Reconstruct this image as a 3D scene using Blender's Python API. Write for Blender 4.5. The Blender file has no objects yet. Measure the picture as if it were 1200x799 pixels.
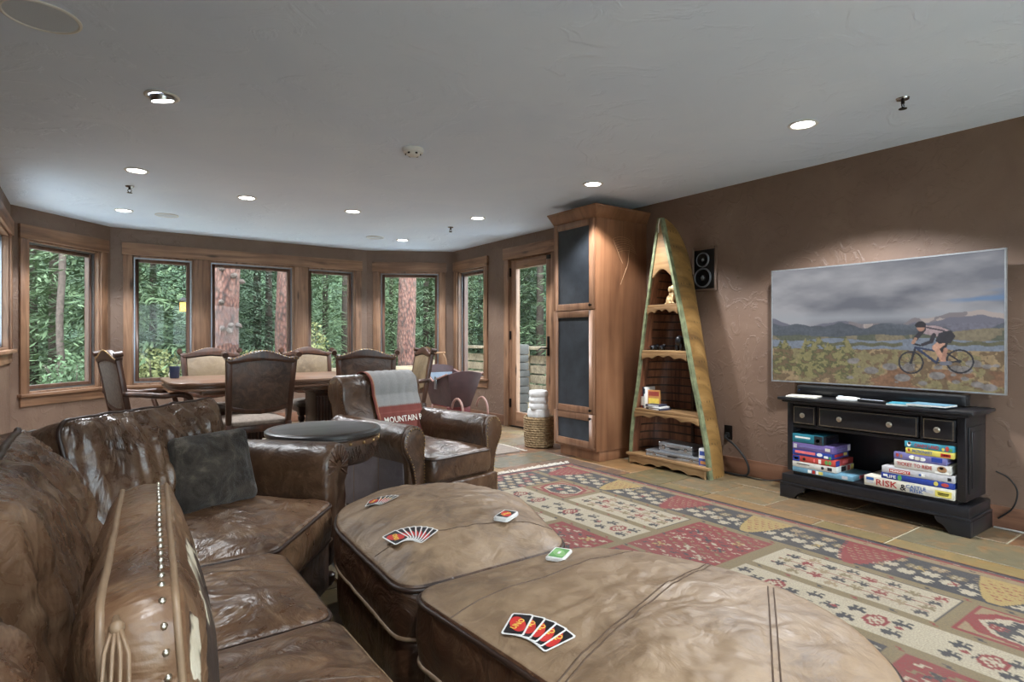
import bpy, bmesh, math, random
import numpy as np
from mathutils import Vector, Matrix, noise
from mathutils.bvhtree import BVHTree
random.seed(7)
PI = math.pi
sc = bpy.context.scene
COL = sc.collection
R = math.radians

# ------------------------------------------------------------------ camera, sky, exposure
YAW = math.atan(498 / 690)
cd = bpy.data.cameras.new('camera'); cam = bpy.data.objects.new('camera', cd); COL.objects.link(cam)
cam.location = (0, 0, 1.13); cam.rotation_euler = (PI / 2, 0, -YAW)
cd.sensor_width = 36; cd.lens = 690 / 1200 * 36; cd.shift_y = -2.5 / 1200; cd.clip_start = 0.02; cd.clip_end = 300
sc.camera = cam
vs = sc.view_settings
vs.view_transform = 'Standard'; vs.look = 'None'; vs.gamma = 1.0; vs.use_curve_mapping = False
vs.exposure = 0.74
world = bpy.data.worlds.new('overcast_sky'); sc.world = world; world.use_nodes = True
bg = world.node_tree.nodes['Background']; bg.inputs[0].default_value = (0.78, 0.90, 1.0, 1); bg.inputs[1].default_value = 7.5
sc.cycles.use_denoising = True; sc.cycles.use_adaptive_sampling = True; sc.cycles.adaptive_threshold = 0.02
sc.cycles.max_bounces = 10; sc.cycles.diffuse_bounces = 6; sc.cycles.glossy_bounces = 4
sc.cycles.transparent_max_bounces = 12; sc.cycles.sample_clamp_indirect = 6
CAN_W = 88.0       # watts of each recessed can
CAN_COL = (0.93, 0.965, 1.0)

# ------------------------------------------------------------------ colours and materials
def S(r, g, b):
    f = lambda c: (c / 255 / 12.92) if c <= 10 else ((c / 255 + 0.055) / 1.055) ** 2.4
    return (f(r), f(g), f(b), 1.0)
MATS = {}
class NT:
    def __init__(s, name):
        s.m = bpy.data.materials.new(name); s.m.use_nodes = True
        s.t = s.m.node_tree; s.t.nodes.clear()
        s.out = s.n('ShaderNodeOutputMaterial'); s.b = s.n('ShaderNodeBsdfPrincipled')
        s.l(s.b.outputs[0], s.out.inputs[0]); MATS[name] = s.m
    def n(s, ty, **kw):
        nd = s.t.nodes.new(ty)
        for k, v in kw.items(): setattr(nd, k, v)
        return nd
    def l(s, a, b): s.t.links.new(a, b)
    def coord(s, scale=(1, 1, 1), kind='Object', rnd=0.0):
        tc = s.n('ShaderNodeTexCoord'); mp = s.n('ShaderNodeMapping'); mp.inputs['Scale'].default_value = scale
        s.l(tc.outputs[kind], mp.inputs[0])
        if rnd:
            oi = s.n('ShaderNodeObjectInfo'); ml = s.n('ShaderNodeMath', operation='MULTIPLY'); ml.inputs[1].default_value = rnd
            s.l(oi.outputs['Random'], ml.inputs[0]); cb = s.n('ShaderNodeCombineXYZ')
            for i in range(3): s.l(ml.outputs[0], cb.inputs[i])
            s.l(cb.outputs[0], mp.inputs['Location'])
        return mp.outputs[0]
    def noise(s, vec, scale, detail=4, rough=.55, dist=0.0):
        x = s.n('ShaderNodeTexNoise'); x.inputs['Scale'].default_value = scale; x.inputs['Detail'].default_value = detail
        x.inputs['Roughness'].default_value = rough; x.inputs['Distortion'].default_value = dist
        s.l(vec, x.inputs['Vector']); return x.outputs[0]
    def ramp(s, fac, stops):
        r = s.n('ShaderNodeValToRGB'); e = r.color_ramp.elements
        while len(e) < len(stops): e.new(0.5)
        for k, (p, c) in enumerate(stops): e[k].position = p; e[k].color = c if len(c) == 4 else (*c, 1)
        s.l(fac, r.inputs[0]); return r.outputs[0]
    def gray(s, fac, a, b, va=0.0, vb=1.0):
        return s.ramp(fac, [(a, (va, va, va, 1)), (b, (vb, vb, vb, 1))])
    def mix(s, fac, a, b, mode='MIX'):
        m = s.n('ShaderNodeMixRGB', blend_type=mode)
        for inp, v in ((m.inputs[0], fac), (m.inputs[1], a), (m.inputs[2], b)):
            if hasattr(v, 'is_linked') or hasattr(v, 'links'): s.l(v, inp)
            elif isinstance(v, (int, float)): inp.default_value = v
            else: inp.default_value = v
        return m.outputs[0]
    def bump(s, h, strength=.3, dist=.01, normal=None):
        b = s.n('ShaderNodeBump'); b.inputs['Strength'].default_value = strength; b.inputs['Distance'].default_value = dist
        s.l(h, b.inputs['Height'])
        if normal is not None: s.l(normal, b.inputs['Normal'])
        s.l(b.outputs[0], s.b.inputs['Normal']); return b.outputs[0]
    def col(s, c):
        if isinstance(c, tuple): s.b.inputs['Base Color'].default_value = c
        else: s.l(c, s.b.inputs['Base Color'])
    def rough(s, r):
        if isinstance(r, (int, float)): s.b.inputs['Roughness'].default_value = r
        else: s.l(r, s.b.inputs['Roughness'])

def plain(name, c, rough=.5, metal=0.0, var=.12, scale=40, bump=0.0, spec=None):
    t = NT(name); v = t.coord(rnd=3.0); n = t.noise(v, scale, 3)
    lo = tuple(x * (1 - var) for x in c[:3]) + (1,); hi = tuple(min(1, x * (1 + var)) for x in c[:3]) + (1,)
    t.col(t.ramp(n, [(.3, lo), (.7, hi)])); t.rough(rough); t.b.inputs['Metallic'].default_value = metal
    if spec is not None: t.b.inputs['Specular IOR Level'].default_value = spec
    if bump: t.bump(n, bump, .003)
    return t.m
def wood(name, dark, mid, light, axis='z', rough=.45, knots=True, dens=1.0):
    t = NT(name); k = {'x': (1.1, 16, 16), 'y': (16, 1.1, 16), 'z': (16, 16, 1.1)}[axis]
    v = t.coord(tuple(a * dens for a in k), rnd=7.0)
    n = t.noise(v, 1.0, 6, .6, .9)
    c = t.ramp(n, [(.28, dark), (.5, mid), (.74, light)])
    v2 = t.coord((1.3, 1.3, 1.3), rnd=5.0); big = t.noise(v2, 2.0, 2)
    c = t.mix(t.gray(big, .35, .7, 0, .45), c, dark)
    if knots:
        kk = {'x': (2.2, 9, 9), 'y': (9, 2.2, 9), 'z': (9, 9, 2.2)}[axis]
        vo = t.n('ShaderNodeTexVoronoi'); vo.inputs['Scale'].default_value = 1.0; t.l(t.coord(kk, rnd=11.0), vo.inputs['Vector'])
        c = t.mix(t.gray(vo.outputs['Distance'], .06, .2, .8, 0), c, tuple(x * .3 for x in dark[:3]) + (1,))
    t.col(c); t.rough(rough); t.bump(n, .18, .004); return t.m
def leather(name, dark, mid, light, worn, wear=.5, rough=(.34, .52), wrinkle=.5, wscale=(1, 1, 1)):
    t = NT(name); v = t.coord(rnd=4.0)
    n1 = t.noise(v, 3.2, 5, .6, .5); n2 = t.noise(v, 14, 6, .65, 1.0); n3 = t.noise(v, 130, 3)
    c = t.ramp(n1, [(.3, dark), (.5, mid), (.72, light)])
    c = t.mix(t.gray(n2, .52 - .14 * wear, .85, 0, .75), c, worn)
    vs_ = t.coord((3, 40, 8), rnd=2.0); sc_ = t.noise(vs_, 2.0, 4, .6, 2.5)
    c = t.mix(t.gray(sc_, .66, .76, 0, .4), c, worn)
    t.col(c)
    t.rough(t.gray(n2, .3, .7, rough[0], rough[1]))
    w = t.noise(t.coord(wscale, rnd=6.0), 7.5, 4, .55, 1.4)
    ad = t.n('ShaderNodeMath', operation='MULTIPLY_ADD'); t.l(n3, ad.inputs[0]); ad.inputs[1].default_value = .035; t.l(w, ad.inputs[2])
    t.bump(ad.outputs[0], wrinkle, .03); t.b.inputs['Specular IOR Level'].default_value = .6
    return t.m
def emis(name, c, k):
    t = NT(name); t.col(c); t.b.inputs['Emission Color'].default_value = c; t.b.inputs['Emission Strength'].default_value = k; return t.m
def vcol(name, rough=.9, emit=0.0, bump=0.0):
    t = NT(name); a = t.n('ShaderNodeVertexColor', layer_name='Col')
    if emit:
        t.col((.01, .01, .01, 1)); t.l(a.outputs[0], t.b.inputs['Emission Color']); t.b.inputs['Emission Strength'].default_value = emit
    else:
        n = t.noise(t.coord(), 160, 2); c = t.mix(t.gray(n, .3, .7, .1, .5), a.outputs[0], (0.07, .06, .05, 1))
        n2 = t.noise(t.coord(), 3, 4); c = t.mix(t.gray(n2, .4, .8, 0.0, .22), c, (.15, .12, .09, 1)); t.col(c)
        if bump: t.bump(n, bump, .004)
    t.rough(rough); return t.m

WOOD_D, WOOD_M, WOOD_L = S(86, 60, 44), S(142, 106, 81), S(170, 133, 105)
for ax in 'xyz': wood('alder_' + ax, WOOD_D, WOOD_M, WOOD_L, ax)
wood('sash_wood', S(70, 46, 36), S(104, 74, 58), S(126, 94, 76), 'z', .4, False)
wood('cabinet_wood', S(96, 62, 42), S(132, 90, 62), S(152, 108, 78), 'z', .42, False, .5)
wood('cabinet_front_wood', S(98, 66, 46), S(134, 98, 74), S(154, 116, 88), 'z', .45, False, .8)
wood('base_wood_y', S(84, 54, 40), S(118, 82, 62), S(138, 100, 78), 'y')
wood('dining_dark', S(34, 20, 14), S(66, 40, 27), S(92, 58, 38), 'z', .35, False)
wood('dining_table_wood', S(74, 50, 38), S(106, 78, 60), S(134, 106, 86), 'x', .3, False)
wood('shelf_pine', S(106, 78, 50), S(148, 114, 76), S(172, 138, 96), 'y', .55, False)
wood('canoe_inside', S(70, 40, 28), S(124, 78, 54), S(160, 106, 72), 'z', .5, False, 1.6)
wood('canoe_rib', S(40, 24, 16), S(66, 42, 28), S(84, 56, 38), 'y', .5, False)
wood('deck_wood', S(90, 76, 60), S(136, 118, 94), S(166, 146, 120), 'x', .8, False)
wood('bent_wood', S(120, 84, 56), S(168, 130, 96), S(188, 152, 118), 'z', .5, False)
wood('drum_wood', S(46, 42, 40), S(70, 72, 72), S(98, 96, 90), 'x', .34, False, .5)
leather('sofa_leather', S(52, 33, 23), S(98, 70, 49), S(120, 91, 67), S(156, 128, 98), .45, (.24, .44), .5)
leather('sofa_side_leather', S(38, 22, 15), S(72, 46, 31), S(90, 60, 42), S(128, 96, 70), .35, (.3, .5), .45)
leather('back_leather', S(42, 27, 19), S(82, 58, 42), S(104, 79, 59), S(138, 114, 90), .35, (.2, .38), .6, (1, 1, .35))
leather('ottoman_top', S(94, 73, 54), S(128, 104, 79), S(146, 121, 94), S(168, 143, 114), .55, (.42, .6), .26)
leather('armchair_leather', S(42, 27, 18), S(70, 48, 33), S(88, 63, 44), S(118, 90, 66), .3, (.26, .42), .35)
leather('armchair_side', S(82, 76, 80), S(100, 92, 96), S(112, 104, 108), S(124, 114, 114), .2, (.4, .55), .15)
leather('chair_hide_dark', S(30, 20, 16), S(58, 40, 31), S(84, 62, 48), S(112, 86, 66), .5, (.4, .6), .3)
leather('chair_hide_tan', S(86, 70, 50), S(108, 90, 66), S(124, 106, 80), S(142, 122, 94), .3, (.45, .6), .2)
plain('piping_leather', S(48, 32, 24), .4); plain('piping_light', S(132, 108, 84), .45)
plain('nail_brass', S(168, 140, 96), .3, .9); plain('nail_silver', S(186, 180, 166), .28, .95)
plain('seat_fabric', S(120, 108, 98), .9, var=.2, bump=.4); plain('seam_dark', S(84, 64, 48), .6)
plain('white_plastic', S(215, 215, 212), .45, var=.03); plain('grille_grey', S(196, 205, 216), .8, var=.06, scale=300)
plain('chrome', S(180, 182, 184), .2, 1.0); plain('dark_metal', S(40, 36, 34), .4, .8); plain('black_plastic', S(22, 22, 24), .45)
plain('black_rubber', S(14, 14, 15), .6); plain('lens_black', S(16, 17, 20), .3); plain('speaker_grey', S(106, 110, 116), .35, .4)
plain('red_paint', S(104, 34, 36), .5, var=.25, scale=12); plain('maroon_paint', S(64, 42, 44), .5, var=.25, scale=10)
plain('rose_paint', S(148, 112, 102), .5, var=.2, scale=25); plain('sleigh_lining', S(120, 134, 150), .5, var=.15, scale=10)
plain('card_white', S(226, 224, 220), .45, var=.02); plain('card_black', S(28, 26, 30), .45); plain('card_red', S(200, 52, 48), .45)
plain('card_yellow', S(226, 196, 86), .45); plain('card_blue', S(60, 84, 160), .45); plain('card_green', S(92, 150, 80), .45); plain('card_pale_green', S(132, 178, 112), .45)
plain('paper', S(222, 216, 204), .7, var=.05); plain('aluminium', S(176, 180, 186), .35, .85, var=.1)
plain('steel_strip', S(150, 154, 160), .3, .9); plain('towel_white', S(206, 204, 202), .95, var=.08, bump=.3)
plain('green_paint', S(112, 118, 88), .6, var=.45, scale=16); plain('mug_blue', S(38, 48, 72), .3)
plain('gold_figurine', S(196, 168, 124), .45, .2, var=.3, scale=60); plain('black_figurine', S(22, 22, 26), .35)
plain('grout', S(176, 166, 142), .9, var=.15); plain('fringe', S(196, 188, 176), .95)
plain('gravel', S(206, 204, 198), .95, var=.12, scale=14); plain('screen_frame', S(170, 174, 178), .3, .7)
plain('needle_dark', S(56, 70, 48), .8, var=.35, scale=1.5); plain('needle_mid', S(80, 95, 62), .8, var=.35, scale=1.5)
plain('needle_light', S(104, 118, 80), .8, var=.3, scale=1.5); plain('leaf_yellow', S(116, 116, 72), .8, var=.35, scale=3)
plain('leaf_green', S(80, 98, 66), .8, var=.35, scale=3); plain('stone_grey', S(66, 62, 58), .9, var=.3, scale=6, bump=.6)
plain('dvd_orange', S(186, 128, 74), .5); plain('dvd_red', S(150, 60, 50), .5); plain('dvd_dark', S(52, 54, 70), .5)

def grey_fur():
    t = NT('grey_fur'); v = t.coord(); n = t.noise(v, 11, 5, .6, 1.0); f = t.noise(v, 220, 2)
    t.col(t.ramp(n, [(.3, S(38, 33, 29)), (.55, S(68, 61, 54)), (.75, S(108, 99, 88))])); t.rough(.9)
    t.b.inputs['Sheen Weight'].default_value = .15; t.b.inputs['Specular IOR Level'].default_value = .15; t.bump(f, .7, .006)
grey_fur()
def cowhide():
    t = NT('cowhide'); v = t.coord((1, 1, 1)); n = t.noise(v, 6, 3, .5, .6); f = t.noise(v, 150, 2)
    t.col(t.ramp(n, [(.44, S(52, 36, 26)), (.5, S(66, 48, 36)), (.53, S(196, 184, 160)), (.6, S(206, 196, 176))])); t.rough(.8); t.bump(f, .4, .004)
cowhide()
def plaster(name, c1, c2, c3, scale, strength, rough):
    t = NT(name); v = t.coord(); n = t.noise(v, scale * .4, 4, .55, .8)
    w = t.noise(t.coord((1, 1, 1)), scale, 5, .55, 2.2); w2 = t.gray(w, .54, .64)
    sp = t.noise(v, scale * 5, 3)
    c = t.ramp(n, [(.3, c1), (.55, c2), (.8, c3)]); t.col(c); t.rough(rough)
    ad = t.n('ShaderNodeMath', operation='MULTIPLY_ADD'); t.l(sp, ad.inputs[0]); ad.inputs[1].default_value = .25; t.l(w2, ad.inputs[2])
    t.bump(ad.outputs[0], strength, .008)
plaster('wall_plaster', S(106, 84, 71), S(113, 91, 77), S(121, 99, 85), 7, .4, .5)
plaster('ceiling_plaster', S(210, 224, 244), S(215, 228, 246), S(220, 232, 248), 2.6, .32, .8)
def slate():
    t = NT('slate'); v = t.coord(rnd=9.0); oi = t.n('ShaderNodeObjectInfo')
    base = t.ramp(oi.outputs['Random'], [(0, S(96, 86, 60)), (.2, S(126, 108, 72)), (.38, S(86, 82, 70)), (.55, S(134, 100, 64)), (.72, S(106, 98, 76)), (.86, S(108, 76, 54)), (1, S(76, 74, 72))])
    n = t.noise(v, 4, 6, .65, 1.2); n2 = t.noise(v, 9, 5, .6, .6)
    c = t.mix(t.gray(n, .4, .7, 0, .4), base, S(84, 78, 64)); c = t.mix(t.gray(n2, .52, .72, 0, .6), c, S(150, 106, 62))
    t.col(c); t.rough(t.gray(n, .3, .7, .32, .55)); t.bump(n, .45, .012)
slate()
def barkmat():
    t = NT('red_bark'); v = t.coord((1, 1, .45)); vo = t.n('ShaderNodeTexVoronoi'); vo.inputs['Scale'].default_value = 26; t.l(v, vo.inputs['Vector'])
    n = t.noise(v, 5, 4); c = t.ramp(vo.outputs['Distance'], [(.05, S(128, 88, 74)), (.45, S(98, 60, 50)), (.8, S(50, 32, 27))])
    t.col(t.mix(t.gray(n, .4, .7, 0, .4), c, S(120, 98, 86))); t.rough(.9); t.bump(vo.outputs['Distance'], .8, .03)
barkmat(); plain('grey_bark', S(84, 70, 62), .9, var=.3, scale=20)
def hill():
    t = NT('forest_hill'); v = t.coord((1, 1, .5)); n = t.noise(v, 1.3, 8, .7); t.col(t.ramp(n, [(.3, S(38, 56, 38)), (.55, S(70, 94, 60)), (.75, S(116, 130, 80))])); t.rough(.9)
    t.bump(n, 1.0, 1.0)
    t2 = NT('forest_floor'); v = t2.coord(); n = t2.noise(v, 2.2, 7, .65); t2.col(t2.ramp(n, [(.3, S(66, 74, 48)), (.5, S(112, 106, 74)), (.62, S(104, 112, 66)), (.75, S(152, 146, 132))])); t2.rough(.95)
hill()
def glass():
    t = NT('window_glass'); t.t.nodes.remove(t.b); tr = t.n('ShaderNodeBsdfTransparent'); tr.inputs[0].default_value = (.96, .98, .98, 1)
    gl = t.n('ShaderNodeBsdfGlossy'); gl.inputs['Roughness'].default_value = .02; lw = t.n('ShaderNodeLayerWeight'); lw.inputs[0].default_value = .5; pw = t.n('ShaderNodeMath', operation='POWER'); pw.inputs[1].default_value = 4.0; t.l(lw.outputs['Facing'], pw.inputs[0]); fr = t.n('ShaderNodeMath', operation='MULTIPLY_ADD'); fr.inputs[1].default_value = .25; fr.inputs[2].default_value = .006; t.l(pw.outputs[0], fr.inputs[0])
    mx = t.n('ShaderNodeMixShader'); t.l(fr.outputs[0], mx.inputs[0]); t.l(tr.outputs[0], mx.inputs[1]); t.l(gl.outputs[0], mx.inputs[2]); t.l(mx.outputs[0], t.out.inputs[0])
glass()
def chalk():
    t = NT('chalkboard'); v = t.coord((1, 1, 1)); n = t.noise(v, 6, 5, .6); f = t.noise(t.coord((60, 60, 3)), 3, 3)
    c = t.ramp(n, [(.35, S(34, 38, 44)), (.7, S(50, 55, 62))]); t.col(t.mix(t.gray(f, .6, .8, 0, .15), c, S(96, 100, 106))); t.rough(.65)
chalk()
def blackwood():
    t = NT('black_wood'); v = t.coord(rnd=2.0); n = t.noise(v, 30, 6, .7); t.col(t.ramp(n, [(.3, S(20, 20, 23)), (.66, S(32, 32, 36)), (.76, S(92, 78, 62))])); t.rough(.3)
    t.bump(n, .08, .003)
blackwood(); plain('worn_edge', S(120, 104, 84), .5, var=.4, scale=60)
def hullmat():
    t = NT('canoe_hull'); v = t.coord((1, 18, 1.0)); n = t.noise(v, 2.5, 5, .6, .5); c = t.ramp(n, [(.3, S(94, 68, 36)), (.55, S(134, 100, 54)), (.75, S(156, 122, 74))])
    vo = t.n('ShaderNodeTexVoronoi'); vo.inputs['Scale'].default_value = 1.0; vo.inputs['Randomness'].default_value = 0.12; t.l(t.coord((26, 26, 15)), vo.inputs['Vector'])
    t.col(t.mix(t.gray(vo.outputs['Distance'], .12, .2, .75, 0), c, S(50, 34, 20))); t.rough(.5)
hullmat()
def wicker():
    t = NT('wicker'); v = t.coord(rnd=1.0); n = t.noise(v, 45, 4); t.col(t.ramp(n, [(.3, S(92, 74, 50)), (.5, S(136, 112, 80)), (.75, S(164, 140, 104))])); t.rough(.8)
wicker()
def throwmat():
    t = NT('throw_cloth'); v = t.coord(); f = t.noise(v, 260, 2)
    a = t.n('ShaderNodeVertexColor', layer_name='Col'); t.col(t.mix(t.gray(f, .35, .65, 0, .3), a.outputs[0], (.06, .05, .05, 1))); t.rough(.85); t.bump(f, .3, .003)
throwmat()
vcol('rug_wool', .95, 0, .5); vcol('tv_picture', .35, .66)

# ------------------------------------------------------------------ mesh helpers
def link(o, parent=None):
    COL.objects.link(o)
    if parent is not None: o.parent = parent
    return o
class MB:
    def __init__(s): s.v = []; s.f = []
    def add(s, vs, fs, M=None):
        o = len(s.v); s.v += [tuple(M @ Vector(p)) for p in vs] if M is not None else [tuple(p) for p in vs]
        s.f += [[i + o for i in f] for f in fs]; return s
    def box(s, x0, x1, y0, y1, z0, z1, M=None):
        v = [(x, y, z) for z in (z0, z1) for y in (y0, y1) for x in (x0, x1)]
        return s.add(v, [(0, 2, 3, 1), (4, 5, 7, 6), (0, 1, 5, 4), (2, 6, 7, 3), (0, 4, 6, 2), (1, 3, 7, 5)], M)
    def frust(s, x0, x1, y0, y1, z0, X0, X1, Y0, Y1, z1, M=None):
        v = [(x0, y0, z0), (x1, y0, z0), (x0, y1, z0), (x1, y1, z0), (X0, Y0, z1), (X1, Y0, z1), (X0, Y1, z1), (X1, Y1, z1)]
        return s.add(v, [(0, 2, 3, 1), (4, 5, 7, 6), (0, 1, 5, 4), (2, 6, 7, 3), (0, 4, 6, 2), (1, 3, 7, 5)], M)
    def tube(s, pts, r, n=8, closed=False, M=None):
        P = [Vector(p) for p in pts]; m = len(P); rr = r if isinstance(r, (list, tuple)) else [r] * m
        vs = []; fs = []; up = None
        for i, p in enumerate(P):
            if closed: d = P[(i + 1) % m] - P[i - 1]
            else: d = P[min(i + 1, m - 1)] - P[max(i - 1, 0)]
            d.normalize() if d.length > 1e-9 else None
            if up is None: up = Vector((0, 0, 1)) if abs(d.z) < .9 else Vector((1, 0, 0))
            a = d.cross(up); a.normalize(); up = a.cross(d); up.normalize()
            for k in range(n):
                t = 2 * PI * k / n; vs.append(p + (a * math.cos(t) + up * math.sin(t)) * rr[i])
        for i in range(m if closed else m - 1):
            for k in range(n):
                j = (i + 1) % m; fs.append((i * n + k, i * n + (k + 1) % n, j * n + (k + 1) % n, j * n + k))
        if not closed: fs += [tuple(range(n - 1, -1, -1)), tuple((m - 1) * n + k for k in range(n))]
        return s.add(vs, fs, M)
    def cyl(s, p0, p1, r0, r1=None, n=16, M=None): return s.tube([p0, p1], [r0, r0 if r1 is None else r1], n, False, M)
    def lathe(s, prof, n=24, c=(0, 0, 0), M=None, ring=False):
        vs = []; fs = []; m = len(prof)
        for (r, z) in prof:
            for k in range(n): t = 2 * PI * k / n; vs.append((c[0] + r * math.cos(t), c[1] + r * math.sin(t), c[2] + z))
        for i in range(m - 1):
            for k in range(n): fs.append((i * n + k, i * n + (k + 1) % n, (i + 1) * n + (k + 1) % n, (i + 1) * n + k))
        if ring: fs += [((m - 1) * n + k, (m - 1) * n + (k + 1) % n, (k + 1) % n, k) for k in range(n)]
        else: fs += [tuple(range(n - 1, -1, -1)), tuple((m - 1) * n + k for k in range(n))]
        return s.add(vs, fs, M)
    def prism(s, pts, a, b, axis='y', M=None):
        n = len(pts); f3 = {'y': lambda p, t: (p[0], t, p[1]), 'x': lambda p, t: (t, p[0], p[1]), 'z': lambda p, t: (p[0], p[1], t)}[axis]
        v = [f3(p, a) for p in pts] + [f3(p, b) for p in pts]
        fs = [tuple(range(n)), tuple(range(2 * n - 1, n - 1, -1))] + [(i, i + n, (i + 1) % n + n, (i + 1) % n) for i in range(n)]
        return s.add(v, fs, M)
    def ball(s, c, r, n=10, M=None):
        rx, ry, rz = r if isinstance(r, (list, tuple)) else (r, r, r); vs = []; fs = []; h = n // 2 + 1
        for i in range(h + 1):
            a = PI * i / h
            for k in range(n): t = 2 * PI * k / n; vs.append((c[0] + rx * math.sin(a) * math.cos(t), c[1] + ry * math.sin(a) * math.sin(t), c[2] + rz * math.cos(a)))
        for i in range(h):
            for k in range(n): fs.append((i * n + k, (i + 1) * n + k, (i + 1) * n + (k + 1) % n, i * n + (k + 1) % n))
        return s.add(vs, fs, M)
    def grid(s, fn, nu, nv, M=None):
        vs = [fn(i / nu, j / nv) for j in range(nv + 1) for i in range(nu + 1)]; w = nu + 1
        return s.add(vs, [(j * w + i, j * w + i + 1, (j + 1) * w + i + 1, (j + 1) * w + i) for j in range(nv) for i in range(nu)], M)
    def mesh(s, name, bevel=0, seg=2, smooth=None, fix=True):
        me = bpy.data.meshes.new(name); me.from_pydata(s.v, [], s.f)
        if fix or bevel:
            bm = bmesh.new(); bm.from_mesh(me)
            bmesh.ops.remove_doubles(bm, verts=bm.verts, dist=1e-6)
            bmesh.ops.recalc_face_normals(bm, faces=bm.faces)
            if bevel:
                ed = [e for e in bm.edges if len(e.link_faces) == 2 and e.calc_face_angle(0) > .5]
                bmesh.ops.bevel(bm, geom=ed, offset=bevel, segments=seg, profile=.5, affect='EDGES', clamp_overlap=True)
            bm.to_mesh(me); bm.free()
        if smooth is None: smooth = bool(bevel)
        if smooth:
            me.shade_smooth()
            if smooth != 'all': me.set_sharp_from_angle(angle=R(40))
        return me
    def obj(s, name, mat, parent=None, bevel=0, seg=2, smooth=None, loc=None, fix=True):
        me = s.mesh(name, bevel, seg, smooth, fix); me.materials.append(MATS[mat])
        o = bpy.data.objects.new(name, me); link(o, parent)
        if loc is not None: o.location = loc
        return o
def tag(o, label, cat, group=None):
    o['label'] = label; o['category'] = cat
    if group: o['group'] = group
    return o
def thing(name, label, cat, loc=(0, 0, 0), rz=0.0, group=None):
    o = bpy.data.objects.new(name, None); o.empty_display_size = .1; link(o); o.location = loc; o.rotation_euler = (0, 0, rz)
    return tag(o, label, cat, group)
def struct(o, label=None):
    o['kind'] = 'structure'
    if label: o['label'] = label
    return o
def copy_tree(o, parent=None, label=None):
    c = o.copy(); COL.objects.link(c); c.parent = parent
    if label: c['label'] = label
    for ch in list(o.children): copy_tree(ch, c)
    return c
def TM(loc=(0, 0, 0), rx=0, ry=0, rz=0):
    return Matrix.Translation(loc) @ Matrix.Rotation(rz, 4, 'Z') @ Matrix.Rotation(ry, 4, 'Y') @ Matrix.Rotation(rx, 4, 'X')
def lettering(s, width, height, mat, parent, M, name='lettering', bold=0.0):
    cu = bpy.data.curves.new('t', 'FONT'); cu.body = s; cu.extrude = .01; cu.offset = bold; cu.resolution_u = 2
    o = bpy.data.objects.new('t', cu); COL.objects.link(o); bpy.context.view_layer.update()
    me = bpy.data.meshes.new_from_object(o); bpy.data.objects.remove(o)
    xs = [v.co.x for v in me.vertices]; ys = [v.co.y for v in me.vertices]
    x0, x1, y0, y1 = min(xs), max(xs), min(ys), max(ys)
    for v in me.vertices:
        v.co = M @ Vector(((v.co.x - (x0 + x1) / 2) / (x1 - x0) * width, (v.co.y - (y0 + y1) / 2) / (y1 - y0) * height, .0006 if v.co.z > 0 else 0))
    me.name = name; me.materials.clear(); me.materials.append(MATS[mat]); return link(bpy.data.objects.new(name, me), parent)
def rpoly(pts, r, n=120):
    """rounded closed polygon resampled to n points"""
    out = []; m = len(pts)
    for i in range(m):
        p = Vector(pts[i]); a = Vector(pts[i - 1]); b = Vector(pts[(i + 1) % m])
        da, db = (a - p), (b - p); rr = min(r, da.length * .45, db.length * .45); A = p + da.normalized() * rr; B = p + db.normalized() * rr
        for k in range(9): t = k / 8; out.append(A * (1 - t) ** 2 + p * 2 * t * (1 - t) + B * t * t)
    L = [0]
    for i in range(len(out)): L.append(L[-1] + (out[(i + 1) % len(out)] - out[i]).length)
    res = []; j = 0
    for k in range(n):
        t = L[-1] * k / n
        while L[j + 1] < t: j += 1
        f = (t - L[j]) / max(1e-9, L[j + 1] - L[j]); res.append(tuple(out[j] * (1 - f) + out[(j + 1) % len(out)] * f))
    return res
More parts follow.
